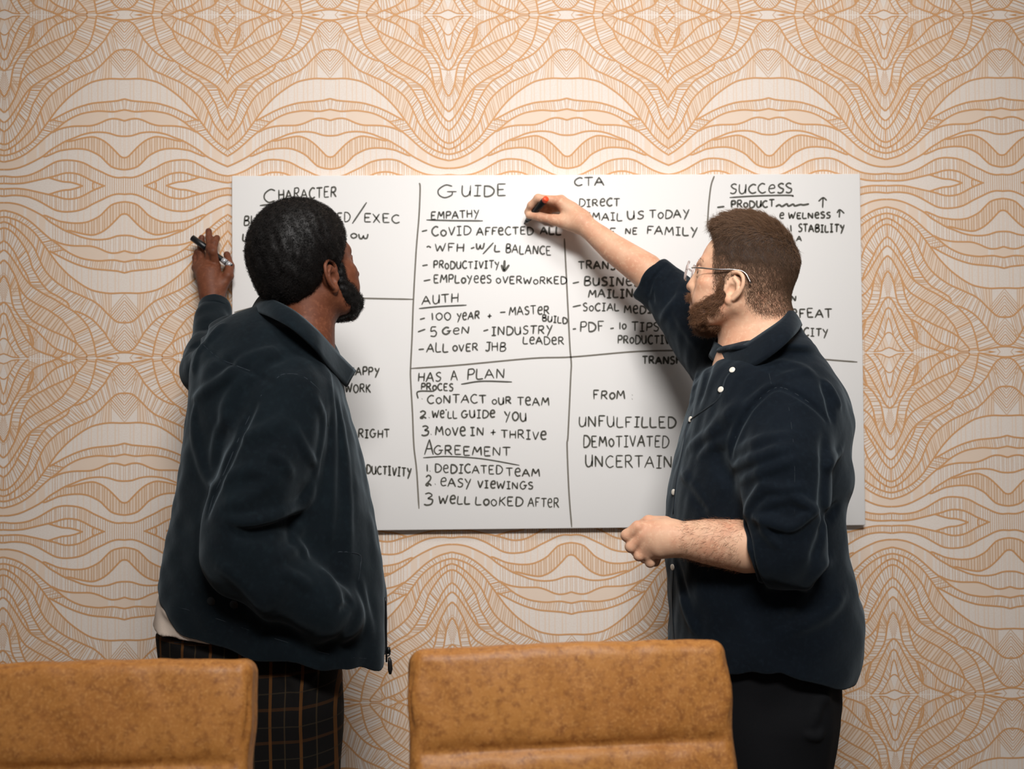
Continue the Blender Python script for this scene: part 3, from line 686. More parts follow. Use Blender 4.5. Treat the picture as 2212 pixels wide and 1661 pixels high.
# ------------------------------------------------------------------ people: shared builders
class Head:
    def __init__(s, O, yaw, pitch, scale, roll=0.0, ey=.006, nose=0.0):
        s.ey, s.nose = ey, nose
        f = np.array([math.sin(yaw), math.cos(yaw), 0]); z = np.array([0, 0, 1.0])
        fw = f*math.cos(pitch) + z*math.sin(pitch); up = -f*math.sin(pitch) + z*math.cos(pitch); rt = np.cross(fw, up)
        rt, up = rt*math.cos(roll)+up*math.sin(roll), up*math.cos(roll)-rt*math.sin(roll)
        s.O, s.M, s.s = np.asarray(O, float), np.stack([rt, fw, up], -1), scale
    def w(s, *p): return s.O + s.M@np.asarray(p, float)*s.s
    def l(s, Q): return (Q-s.O)@s.M/s.s
    def ell(s, F, c, r, k=.012, op='u'): F.ell(s.w(*c), np.array(r)*s.s, s.M, k*s.s, op)
    def cap(s, F, pts, rad, k=.01, op='u'): F.cap([s.w(*p) for p in pts], np.atleast_1d(rad)*s.s if np.ndim(rad) == 0 else np.array(rad)*s.s, k*s.s, op)
    def build(s, F, jaw=1.0, full=1.0, chin=0.0):
        E, C = s.ell, s.cap
        E(F, (0, -.010, .055), (.0775, .100, .086), .01)
        E(F, (0, .035, .010), (.066, .062, .085), .03)
        E(F, (0, .040, -.045), (.052*jaw, .050, .055), .03)
        for x in (-1, 1):
            C(F, [(x*.056*jaw, .002, -.045), (x*.044*jaw, .04, -.078), (x*.016, .077+chin, -.097)], [.019, .018, .016], .022)
            E(F, (x*.046, .066, -.012), (.022*full, .022, .02), .02)
            E(F, (x*.040, .062, -.045), (.022*full, .028, .026), .02)
        C(F, [(-.012, .082+chin, -.096), (.012, .082+chin, -.096)], .016, .015)
        C(F, [(-.036, .080, .036), (-.012, .092, .030), (.012, .092, .030), (.036, .080, .036)], [.011, .011, .011, .011], .014)
        for x in (-1, 1): E(F, (x*.033, .101, .013), (.017, .014, .011), .012, 's')
        for x in (-1, 1):
            E(F, (x*.032, .080, .012), (.0135, .0135, .0125), .003)
            C(F, [(x*.019, .088, .017), (x*.032, .0935, .0215), (x*.046, .083, .016)], [.0035, .0042, .003], .004)
            C(F, [(x*.019, .089, .008), (x*.032, .092, .0035), (x*.045, .083, .009)], [.003, .0036, .003], .004)
        C(F, [(0, .094, .024), (0, .106+s.nose*.5, .002), (0, .116+s.nose, -.018)], [.0075, .0085, .0105], .012)
        for x in (-1, 1): E(F, (x*.0125, .103+s.nose*.6, -.022), (.008, .010, .0075), .006); E(F, (x*.007, .110+s.nose, -.029), (.0035, .006, .004), .003, 's')
        E(F, (0, .088, -.042), (.024, .016, .016), .014)
        C(F, [(-.024, .084, -.054), (-.006, .0985, -.0505), (.006, .0985, -.0505), (.024, .084, -.054)], [.003, .0052, .0052, .003], .004)
        C(F, [(-.022, .084, -.058), (0, .096, -.0625), (.022, .084, -.058)], [.003, .0062, .003], .004)
        for x in (-1, 1): s.ear(F, x)
    def ear(s, F, x):
        def e(y, z, o=0.0): return (x*(.0735 + max(0, .012-y)*.48 + o), y+s.ey, z-.014)
        s.ell(F, e(-.006, .002, -.003), (.006, .017, .026), .006)
        s.ell(F, e(-.003, -.003, .007), (.0115, .0115, .0145), .004, 's')
        s.ell(F, e(-.008, .018, .007), (.0085, .009, .010), .003, 's')
        hel = [(.010, .004), (.013, .018), (.006, .031), (-.008, .036), (-.021, .029), (-.026, .011), (-.021, -.009), (-.012, -.022)]
        s.cap(F, [e(y, z, .0025) for y, z in catmull(np.array(hel), 3)], .0039, .003)
        s.ell(F, e(-.003, -.025, .0005), (.006, .0095, .0095), .006)
        s.cap(F, [e(y, z, .002) for y, z in [(-.004, .022), (-.015, .012), (-.017, -.003), (-.009, -.014)]], [.003, .0036, .0036, .003], .004)
        s.cap(F, [e(.010, .002, .003), e(.011, -.005, .004)], [.0045, .0042], .005)
def finger(F, pts, r0=.0095, r1=.0072, k=.004, nail=False):
    p = np.asarray(pts, float); n = len(p); rr = np.linspace(r0, r1, n)
    F.cap(p, rr, k)
    for i in range(1, n-1): F.cap([p[i]], [rr[i]*1.07], .004)
def foot(F, heel, d, length=.27):
    d = unit(d); s = np.cross(d, [0, 0, 1.0])
    F.cap([heel+[0, 0, .04], heel+d*length*.35+[0, 0, .045], heel+d*length*.72+[0, 0, .034], heel+d*length*.93+[0, 0, .026]], [.037, .038, .034, .025], .02)
    F.cap([heel+d*length*.72+s*.014+[0, 0, .03], heel+d*length*.9+s*.012+[0, 0, .026]], [.03, .024], .02)
    F.cap([heel+d*.03+[0, 0, .05], heel+d*.02+[0, 0, .12]], [.042, .045], .03)
    F.half((0, 0, FLOOR+.002), (0, 0, -1), .002)
def strip_mesh(top, bot, thick, mats, name, parent, sub=6, mid=None, rows=6, bulge=0.0):
    """cloth band between two edge curves, given a real thickness"""
    A, Bc = catmull(np.array(top, float), sub), catmull(np.array(bot, float), sub); n = len(A); V = []; Fc = []
    for j in range(rows+1):
        t = j/rows; row = A*(1-t)+Bc*t
        if mid is not None: row = row + np.asarray(mid)*(4*t*(1-t)*bulge)
        V.append(row)
    V = np.concatenate(V)
    for j in range(rows):
        for i in range(n-1): a = j*n+i; Fc.append((a, a+1, a+n+1, a+n))
    o = new_mesh(name, V, np.array(Fc), mats, parent, smooth=True)
    md = o.modifiers.new('cloth thickness', 'SOLIDIFY'); md.thickness = thick; md.offset = 0.0
    return o
def disc(c, nrm, r, h, sides=20):
    n = unit(nrm); return tube([np.asarray(c)-n*h*.5, np.asarray(c)-n*h*.3, np.asarray(c)+n*h*.3, np.asarray(c)+n*h*.5], [r*.6, r, r, r*.8], sides)
def surf_normal(F, p, e=.002):
    q = np.array([p+[e,0,0], p-[e,0,0], p+[0,e,0], p-[0,e,0], p+[0,0,e], p-[0,0,e]]); v = F.ev(q)
    return unit([v[0]-v[1], v[2]-v[3], v[4]-v[5]])
def sections(rows, dflt_Y, dflt_b):
    """torso outline read row by row: (y, left x, right x[, depth, half thickness])"""
    z, cx, cy, a, b = [], [], [], [], []
    for r in rows:
        y, xl, xr = r[:3]; Y = r[3] if len(r) > 3 else dflt_Y; bb = r[4] if len(r) > 4 else dflt_b
        A, Bq = P(xl, y, Y), P(xr, y, Y); z.append((A[2]+Bq[2])/2); cx.append((A[0]+Bq[0])/2); cy.append(Y); a.append((Bq[0]-A[0])/2); b.append(bb)
    return z, cx, cy, a, b

M_denim = mat('navy corduroy cotton', (13, 21, 26), 0.85, noise=[(14, 5, .35, .7, (10, 16, 21)), (90, 3, .5, .8, (17, 26, 31))], bump=[(900, 2, .25, .0006), (60, 4, .22, .003)], sheen=0.15, spec=0.08)
M_shirt = mat('navy cotton shirt cloth', (13, 20, 28), 0.8, noise=[(18, 5, .35, .7, (10, 16, 23)), (120, 3, .5, .8, (17, 25, 33))], bump=[(1100, 2, .2, .0005), (55, 4, .25, .003)], sheen=0.15, spec=0.08)
M_thread = mat('navy seam thread', (22, 32, 40), 0.8)
M_tee = mat('cream jersey', (206, 190, 176), 0.9, bump=[(500, 2, .2, .0008)])
M_black = mat('black trouser cloth', (14, 15, 18), 0.85, bump=[(700, 2, .2, .0006)], spec=0.2)
M_shoe = mat('dark leather shoe', (30, 24, 21), 0.4)
M_skin1 = mat('deep brown skin', (112, 66, 45), 0.55, noise=[(22, 4, .35, .7, (90, 50, 34)), (140, 3, .5, .8, (124, 76, 54))], bump=[(420, 3, .15, .0008)], sss=0.06, spec=0.28)
M_skin2 = mat('fair skin', (220, 176, 146), 0.55, noise=[(20, 4, .38, .68, (208, 152, 122)), (130, 3, .52, .8, (228, 188, 156))], bump=[(420, 3, .15, .0008)], sss=0.12, spec=0.35)
M_afro = mat('black curly hair', (16, 13, 12), 0.55, spec=0.35)
M_brown = mat('brown hair', (100, 74, 54), 0.5, spec=0.4)
M_browncap = mat('brown hair roots', (52, 38, 29), 0.7)
M_ginger = mat('reddish brown beard hair', (116, 80, 54), 0.5, spec=0.4)
M_gingercap = mat('beard roots', (74, 48, 34), 0.7)
M_white = mat('white button', (226, 220, 208), 0.35)
M_dark = mat('dark metal snap', (40, 42, 44), 0.35, metal=0.6)
M_marker = mat('black marker barrel', (18, 20, 22), 0.35)
M_orange = mat('orange marker plug', (235, 82, 42), 0.4)
M_silver = mat('silver marker print', (188, 190, 194), 0.3, metal=0.4)
def plaid():
    m = mat('dark plaid wool', (20, 17, 16), 0.9, bump=[(700, 2, .2, .0006)], spec=0.15); nt = m.node_tree; b = nt.nodes['Principled BSDF']
    tc = nt.nodes.new('ShaderNodeTexCoord'); sp = nt.nodes.new('ShaderNodeSeparateXYZ'); nt.links.new(tc.outputs['Object'], sp.inputs[0])
    def band(sock, period, width, off=0.0):
        a = nt.nodes.new('ShaderNodeMath'); a.operation = 'ADD'; a.inputs[1].default_value = off + 10; nt.links.new(sock, a.inputs[0])
        d = nt.nodes.new('ShaderNodeMath'); d.operation = 'DIVIDE'; d.inputs[1].default_value = period; nt.links.new(a.outputs[0], d.inputs[0])
        f = nt.nodes.new('ShaderNodeMath'); f.operation = 'FRACT'; nt.links.new(d.outputs[0], f.inputs[0])
        l = nt.nodes.new('ShaderNodeMath'); l.operation = 'LESS_THAN'; l.inputs[1].default_value = width/period; nt.links.new(f.outputs[0], l.inputs[0])
        return l.outputs[0]
    def mixc(prev, fac, colr, w):
        mm = nt.nodes.new('ShaderNodeMath'); mm.operation = 'MULTIPLY'; mm.inputs[1].default_value = w; nt.links.new(fac, mm.inputs[0])
        x = nt.nodes.new('ShaderNodeMix'); x.data_type = 'RGBA'; nt.links.new(mm.outputs[0], x.inputs[0])
        if prev is None: x.inputs[6].default_value = (.0065, .0058, .0056, 1)
        else: nt.links.new(prev, x.inputs[6])
        x.inputs[7].default_value = colr; return x.outputs[2]
    c = mixc(None, band(sp.outputs[2], .062, .006), (.05, .022, .008, 1), .6)
    c = mixc(c, band(sp.outputs[0], .056, .0055), (.11, .045, .012, 1), .75)
    c = mixc(c, band(sp.outputs[0], .056, .0025, .028), (.06, .04, .02, 1), .5)
    c = mixc(c, band(sp.outputs[2], .062, .0025, .031), (.04, .03, .018, 1), .5)
    nt.links.new(c, b.inputs['Base Color']); return m
M_plaid = plaid()

def afro_hair(head, Fcap, parent, n, rg, name='hair', label=None, curl=.0021, r=.00034, m=M_afro, h=.004):
    V, Q = nets(Fcap, h); pts, nr = sample(V, Q, n, rg)
    L = rg.uniform(.6, 1.3, (n, 1, 1)); t = np.linspace(0, 1, 7)[None, :, None]
    a = np.cross(nr, rg.normal(size=(n, 3))); a /= np.linalg.norm(a, axis=1)[:, None]+1e-9; b = np.cross(nr, a)
    ang = t*rg.uniform(4, 8, (n, 1, 1)) + rg.uniform(0, 6.28, (n, 1, 1))
    path = pts[:, None] - nr[:, None]*.002 + nr[:, None]*(t*.0055*L) + curl*L*(np.cos(ang)*a[:, None] + np.sin(ang)*b[:, None])
    SV, SQ = strand_mesh(path, r)
    V2 = np.concatenate([V, SV]); Q2 = np.concatenate([Q, SQ+len(V)])
    o = new_mesh(name, V2, Q2, m, parent, smooth=True)
    if label: o['label'] = label
    return o
def hair_strands(pts, nr, flow, length, lift, rg, r, curl=.15, s=4):
    n = len(pts); t = np.linspace(0, 1, s)[None, :, None]
    d = flow + rg.normal(size=(n, 3))*curl; d -= nr*(d*nr).sum(1, keepdims=True)*.9; d /= np.linalg.norm(d, axis=1)[:, None]+1e-9
    L = np.asarray(length)[:, None, None]; wob = rg.normal(size=(n, 1, 3))*.12
    path = pts[:, None] - nr[:, None]*.0008 + L*(t*d[:, None] + nr[:, None]*(lift*np.sin(t*np.pi*.62)) + wob*t*t)
    return strand_mesh(path, r)
def seam(F, px, name, parent, m=M_thread, r=.0011, back=0.0, sub=5):
    q = F.hit(catmull(np.array(px, float), sub)); v, f = tube(q, r, 6); return new_mesh(name, v, f, m, parent, True)

# ------------------------------------------------------------------ left person: afro, navy jacket, plaid trousers
def man_left():
    rg = np.random.default_rng(21)
    x0 = (P(560, 1450, 2.05)[0], 2.05)
    root = empty('person', (x0[0], x0[1], FLOOR), 'standing man with black afro and beard in navy jacket and dark plaid trousers', 'person')
    hd = Head(P(668, 593, 2.05), math.radians(48), math.radians(14), 0.955)
    # --- body
    F = Field(); hd.build(F, jaw=1.0, full=.95, chin=-.006)
    F.cap([hd.w(0, -.022, -.01), P(664, 690, 2.035), P(650, 770, 2.03)], [.056, .056, .068], .03)
    F.cap([P(510, 755, 2.15), P(560, 775, 2.08), P(640, 850, 1.95)], [.035, .06, .045], .03)
    F.cap([P(590, 800, 2.05), P(585, 1000, 2.05), P(560, 1250, 2.05), P(550, 1400, 2.06)], [.10, .10, .10, .11], .05)
    F.cap([P(632, 850, 1.90), P(520, 1190, 1.84), P(700, 1318, 1.87)], [.04, .04, .024], .02)        # near arm, hand in the pocket
    F.cap([P(700, 1318, 1.88), P(728, 1395, 1.95)], [.024, .022], .02)
    wr = P(462, 668, 2.425)
    F.cap([P(510, 755, 2.15), P(452, 800, 2.21), P(455, 742, 2.315), wr], [.035, .036, .032, .026], .01)
    z7 = lambda X, Y, D: P(380+X/7.373, 470+Y/7.373, D)
    for X, Y, D in ((330, 800, 2.497), (410, 740, 2.494), (520, 720, 2.491), (635, 770, 2.489)):
        F.cap([z7(600 if X > 450 else 560, 1230, 2.47), z7((X+560)/2, (Y+1000)/2, 2.478), z7(X, Y, D)], [.0235, .019, .0125], .012)
    F.cap([z7(580, 1300, 2.462), z7(520, 1000, 2.476)], [.026, .022], .015)
    finger(F, [z7(520, 720, 2.489), z7(545, 500, 2.476), z7(530, 330, 2.492), z7(522, 215, 2.503)], .0105, .0078)
    finger(F, [z7(635, 770, 2.487), z7(590, 540, 2.470), z7(612, 410, 2.482), z7(655, 325, 2.498)], .0108, .0078)
    finger(F, [z7(410, 740, 2.496), z7(395, 560, 2.510), z7(400, 420, 2.515), z7(412, 320, 2.515)], .0102, .0075)
    finger(F, [z7(325, 800, 2.499), z7(318, 640, 2.512), z7(335, 545, 2.516)], .0096, .007)
    finger(F, [z7(720, 1120, 2.470), z7(835, 930, 2.474), z7(860, 770, 2.494), z7(812, 590, 2.509)], .014, .0085, .012)
    hips = [P(470, 1450, 2.12), P(640, 1450, 1.99)]
    for hp in hips: F.cap([hp, [hp[0]+.01, hp[1]+.01, .48], [hp[0]-.005, hp[1]-.02, .10]], [.055, .045, .034], .03)
    F.half((0, YW-.002, 0), (0, 1, 0), .002)
    body = sdf_obj('body', F, .0022, M_skin1, root)
    # eyes
    for x in (-1, 1):
        v, f = tube([hd.w(x*.032, .0922, .012), hd.w(x*.032, .0942, .012)], [.006, .004], 14); new_mesh('eye', v, f, M_dark, body, True)
    # --- hair
    zl = lambda y: np.interp(y, [-.13, -.070, -.042, -.022, -.012, .016, .024, .036, .046, .064, .085, .12], [-.055, -.062, -.050, -.03, .010, .018, -.02, -.022, .024, .052, .084, .10])
    G = Field(); hd.ell(G, (0, -.012, .066), (.101, .106, .098), .01); hd.ell(G, (0, -.055, .008), (.076, .060, .078), .05)
    G.disp.append(lumps(3, .0012, .02))
    def reg(Q):
        q = hd.l(Q); return (zl(q[:, 1])-q[:, 2])*.75*hd.s
    G.add(reg, (-9,)*3, (9,)*3, .016, 'c')
    afro_hair(hd, G, root, 26000, rg, label='black short afro hair')
    G = Field(); C = hd.cap
    for x in (-1, 1): C(G, [(x*.066, .036, .006), (x*.063, .034, -.02), (x*.056, .036, -.056), (x*.036, .062, -.090), (x*.012, .074, -.098)], [.009, .012, .017, .018, .018], .012); C(G, [(x*.059, .05, -.042), (x*.046, .072, -.064), (x*.03, .086, -.080)], [.012, .013, .014], .015)
    C(G, [(-.02, .082, -.080), (0, .086, -.088), (.02, .082, -.080)], [.010, .013, .010], .012)
    C(G, [(-.027, .088, -.050), (-.010, .102, -.040), (.010, .102, -.040), (.027, .088, -.050)], [.004, .0045, .0045, .004], .004)
    C(G, [(-.03, .03, -.095), (0, .045, -.098), (.03, .03, -.095)], [.012, .013, .012], .02)
    G.disp.append(lumps(4, .0012, .014))
    afro_hair(hd, G, root, 9000, rg, 'beard', 'black full beard', curl=.0016, h=.003)
    # --- jacket
    J = Field()
    J.loft(*sections([(664, 548, 668, 2.07, .055), (690, 490, 690, 2.08, .10), (725, 448, 712, 2.07, .135), (790, 425, 738, 2.04, .155), (860, 416, 747, 2.03, .165), (960, 401, 772, 2.03, .17), (1080, 381, 799, 2.03, .17),
                              (1200, 358, 820, 2.03, .17), (1290, 346, 831, 2.03, .17), (1380, 352, 836, 2.03, .168), (1470, 356, 836, 2.03, .165)], 2.03, .17), k=.03, n=2.2)
    J.cap([P(632, 868, 1.925), P(575, 1010, 1.865), P(528, 1130, 1.84), P(522, 1195, 1.84)], [.078, .079, .074, .070], .028)
    J.cap([P(522, 1195, 1.84), P(600, 1258, 1.845), P(700, 1318, 1.875), P(735, 1330, 1.90)], [.071, .066, .055, .045], .03)
    J.cap([P(505, 745, 2.16), P(452, 800, 2.20), P(447, 803, 2.215)], [.066, .057, .056], .04)
    J.cap([P(447, 803, 2.215), P(452, 745, 2.31), P(464, 672, 2.405)], [.056, .047, .0375], .012)
    J.disp.append(lumps(8, .0028, .11, (1, 1, 2))); J.disp.append(lumps(18, .0011, .04, (1, 1, 2)))
    z3 = lambda L_: [(320+x/3.687, 780+y/3.687) for x, y in L_]
    z1 = lambda L_: [(320+x/3.687, 380+y/3.687) for x, y in L_]
    fo = J.fold
    fo(z3([(640, 1262), (760, 1285), (950, 1255), (1150, 1180), (1250, 1100), (1292, 1010)]), .011, .009)
    fo(z3([(660, 1330), (800, 1370), (1000, 1330), (1180, 1240)]), -.008, .011)
    fo(z3([(1160, 1300), (1190, 1350), (1150, 1420), (1220, 1500)]), .008, .009)
    fo(z3([(1050, 1560), (1200, 1500), (1250, 1560)]), .007, .008)
    fo(z3([(750, 620), (950, 545), (1080, 450)]), .007, .012); fo(z3([(1150, 500), (1260, 720), (1330, 830)]), .005, .007)
    fo(z3([(960, 740), (1060, 790), (1140, 910)]), .005, .008); fo(z3([(560, 980), (760, 880), (1000, 880)]), .005, .012); fo(z3([(620, 1150), (800, 1090), (1050, 900)]), .005, .012)
    fo(z3([(370, 300), (550, 180), (740, 60)]), .009, .009); fo(z3([(660, 520), (620, 400), (700, 230), (790, 90)]), .008, .010); pass
    fo(z3([(380, 330), (370, 560), (430, 820), (520, 1020)]), .006, .009); fo(z3([(520, 850), (560, 600), (640, 380)]), .006, .009)
    fo(z3([(860, 340), (740, 580), (620, 860), (520, 1080), (475, 1230)]), -.006, .007)
    fo(z3([(1340, 300), (1390, 500), (1330, 900)]), .006, .007); fo(z3([(1445, 120), (1465, 500), (1455, 900), (1440, 1400)]), .006, .008)
    fo(z3([(1510, 330), (1560, 700), (1590, 1100), (1600, 1500)]), .005, .008); pass
    fo(z1([(830, 1620), (900, 1500), (1050, 1390)]), .006, .009); fo(z1([(560, 1640), (760, 1480), (900, 1420), (1020, 1375)]), .007, .010); fo(z1([(830, 1560), (940, 1490), (1080, 1450)]), -.005, .009)
    fo(z1([(470, 1330), (540, 1240), (600, 1180)]), .006, .008); fo(z1([(370, 1560), (390, 1450), (440, 1340)]), .006, .008); fo(z1([(330, 1400), (420, 1300), (470, 1180)]), -.005, .010); fo(z1([(1060, 1200), (1230, 1300), (1330, 1400)]), .004, .012)
    zb = lambda L_: [(320+x/3.683, 1210+y/3.683) for x, y in L_]
    fo(zb([(1060, 90), (1200, 150), (1280, 210)]), .007, .008); fo(zb([(1380, 90), (1460, 200), (1530, 370)]), .008, .010); fo(zb([(1560, 300), (1600, 330), (1540, 400)]), -.006, .008)
    fo(zb([(1680, 150), (1730, 400), (1770, 600)]), .005, .009); fo(zb([(540, 20), (700, 130), (850, 300), (960, 480)]), .005, .012)
    fo([(440, 745), (470, 770), (500, 785), (545, 803), (590, 830)], -.004, .006)
    # hem: a curve that rises at the back and drops to the front
    J.half(P(352, 1308, 2.0), unit(P(352, 1308, 2.0)-P(392, 1339, 2.0)) @ np.array([[0, 0, 1], [0, 1, 0], [-1, 0, 0]]), .02) if False else None
    e1 = unit(P(835, 1438, 2.0)-P(400, 1341, 2.0)); e2 = unit(P(395, 1340, 2.0)-P(345, 1300, 2.0))
    dn = lambda e: np.array([-abs(e[2]), 0, -abs(e[0])]) if e[2] < 0 else np.array([abs(e[2]), 0, -abs(e[0])])
    J.half(P(400, 1341, 2.0), dn(e1), .004); J.half(P(395, 1340, 2.0), dn(e2), .03)
    J.half(P(464, 668, 2.42), unit(P(464, 668, 2.42)-P(452, 745, 2.31)), .004)
    jk = sdf_obj('jacket', J, .0031, M_denim, root)
    # collar
    top = [P(600, 655, 2.17), P(566, 640, 2.10), P(571, 644, 2.03), P(598, 652, 1.975), P(640, 676, 1.945), P(682, 712, 1.95), P(704, 735, 1.985), P(728, 762, 2.03), P(768, 802, 2.06)]
    bot = [P(590, 690, 2.21), P(548, 668, 2.13), P(553, 674, 2.02), P(585, 686, 1.945), P(632, 712, 1.905), P(680, 754, 1.91), P(702, 784, 1.94), P(722, 808, 1.975), P(748, 836, 2.03)]
    strip_mesh(top, bot, .005, M_denim, 'collar', jk, mid=(.2, -1, .3), bulge=.006)
    seam(J, [(440, 746), (470, 772), (505, 788), (545, 803)], 'yoke_seam', jk)
    seam(J, z3([(905, 270), (860, 340), (740, 580), (620, 860), (520, 1080), (478, 1230)]), 'sleeve_seam', jk)
    seam(J, z3([(1020, 140), (1080, 105), (1200, 110), (1300, 170), (1380, 260), (1420, 380), (1430, 520)]), 'armhole_seam', jk)
    seam(J, zb([(150, 350), (400, 420), (650, 500), (900, 590), (1200, 680), (1500, 760), (1850, 790)]), 'hem_seam', jk, r=.0008)
    v, f = tube(J.hit(catmull(np.array(z3([(1505, 1520), (1600, 1522), (1690, 1550), (1690, 1640), (1670, 1760)]), float), 4)), .0016, 6); new_mesh('pocket_welt', v, f, M_thread, jk, True)
    for X, Y in ((505, 325), (686, 350)):
        c = J.hit(zb([(X, Y)]))[0]; n = surf_normal(J, c); v, f = disc(c+n*.001, n, .0085, .003); new_mesh('snap_button', v, f, M_dark, jk, True)
    # cuff of the raised sleeve
    Cf = Field(); Cf.cap([P(463, 679, 2.395), P(464, 662, 2.418)], [.0395, .0385], .002); ax = unit(P(464, 662, 2.418)-P(463, 679, 2.395))
    Cf.half(P(463, 679, 2.395), -ax, .003); Cf.half(P(464, 662, 2.418), ax, .003)
    sdf_obj('cuff', Cf, .0028, M_denim, jk)
    # zip pull hanging at the front hem
    q = [P(833+i*.2, 1290+i*14, 2.025) for i in range(11)]; v, f = tube(q, .0022, 6); new_mesh('zip', v, f, M_dark, jk, True)
    ring = [P(838+5*math.cos(a), 1408+9*math.sin(a), 2.02) for a in np.linspace(0, 2*math.pi, 14)]
    v, f = merge([tube(ring, .0014, 6), tube([P(840, 1398, 2.02), P(838, 1412, 2.02)], .003, 8)]); new_mesh('zip_slider', v, f, M_dark, jk, True)
    v, f = tube([P(841, 1420, 2.018), P(842, 1428, 2.018), P(843, 1446, 2.018), P(843, 1456, 2.018)], [.0022, .0042, .0050, .0026], 10); new_mesh('zip_pull', v, f, M_blackp, jk, True)
    # --- shirt hem, trousers, shoes
    T = Field(); T.loft(*sections([(1200, 372, 806), (1260, 358, 812), (1310, 346, 815), (1370, 334, 800), (1420, 330, 790)], 2.04, .16), k=.01, n=2.4)
    T.disp.append(lumps(12, .002, .06)); T.half(P(337, 1351, 2.0), unit([-.07, 0, -1]), .003)
    T.fold([(352, 1315), (375, 1335), (430, 1350)], .004, .006)
    sdf_obj('t_shirt', T, .0035, M_tee, root)
    B = Field(); B.loft(*sections([(1352, 345, 726), (1400, 350, 729), (1440, 357, 733), (1485, 368, 737), (1560, 380, 735), (1640, 392, 722)], 2.04, .145), k=.03, n=2.2)
    for i, hp in enumerate(hips):
        rr = [.098, .080, .062] if i == 0 else [.085, .074, .058]
        B.cap([hp+[0, 0, -.08], [hp[0]+.005, hp[1]+.01, .50], [hp[0]-.005, hp[1]-.015, .06]], rr, .03)
    B.half((0, 0, .035), (0, 0, -1), .006); B.disp.append(lumps(15, .0025, .08, (1, 1, 2)))
    B.fold(zb([(1320, 760), (1340, 830), (1290, 950), (1210, 1050)]), .005, .006); B.fold(zb([(1090, 800), (1120, 940), (1190, 1050), (1200, 1400)]), .005, .008)
    B.fold(zb([(210, 660), (330, 705), (460, 730), (640, 712), (780, 690)]), -.003, .004)
    tr = sdf_obj('trousers', B, .0036, M_plaid, root)
    v, f = tube(B.hit(catmull(np.array(zb([(210, 655), (400, 655), (620, 655)]), float), 4)), .0012, 6); new_mesh('pocket_edge', v, f, M_thread, tr, True)
    for hp in hips:
        S = Field(); foot(S, np.array([hp[0]-.04, hp[1]-.06, 0]), (math.sin(.9), math.cos(.9), 0)); sdf_obj('shoe', S, .005, M_shoe, root)
man_left()

# marker in the left person's hand
def marker_left():
    z7 = lambda X, Y, D: P(380+X/7.373, 470+Y/7.373, D)
    a, b = z7(255, 318, 2.488), z7(893, 782, 2.487); d = unit(b-a); L = np.linalg.norm(b-a)
    root = empty('marker_pen', a, 'black capped marker with silver print held by the man with black afro hair', 'marker')
    at = lambda t: a + d*L*t
    v, f = tube([at(0), at(.005), at(.34), at(.345)], [.0068, .0078, .0082, .0078], 20); new_mesh('cap', v, f, M_marker, root, True)
    v, f = tube([at(.345), at(.35), at(.97), at(1.0)], [.006, .0068, .0068, .0056], 20); bo = new_mesh('barrel', v, f, M_marker, root, True)
    v, f = merge([tube([at(.76), at(.855)], .00695, 20), tube([at(.875), at(.975)], .0069, 20)]); V = np.array(v); 
    new_mesh('silver_band', v, f, M_silver, bo, True)
marker_left()
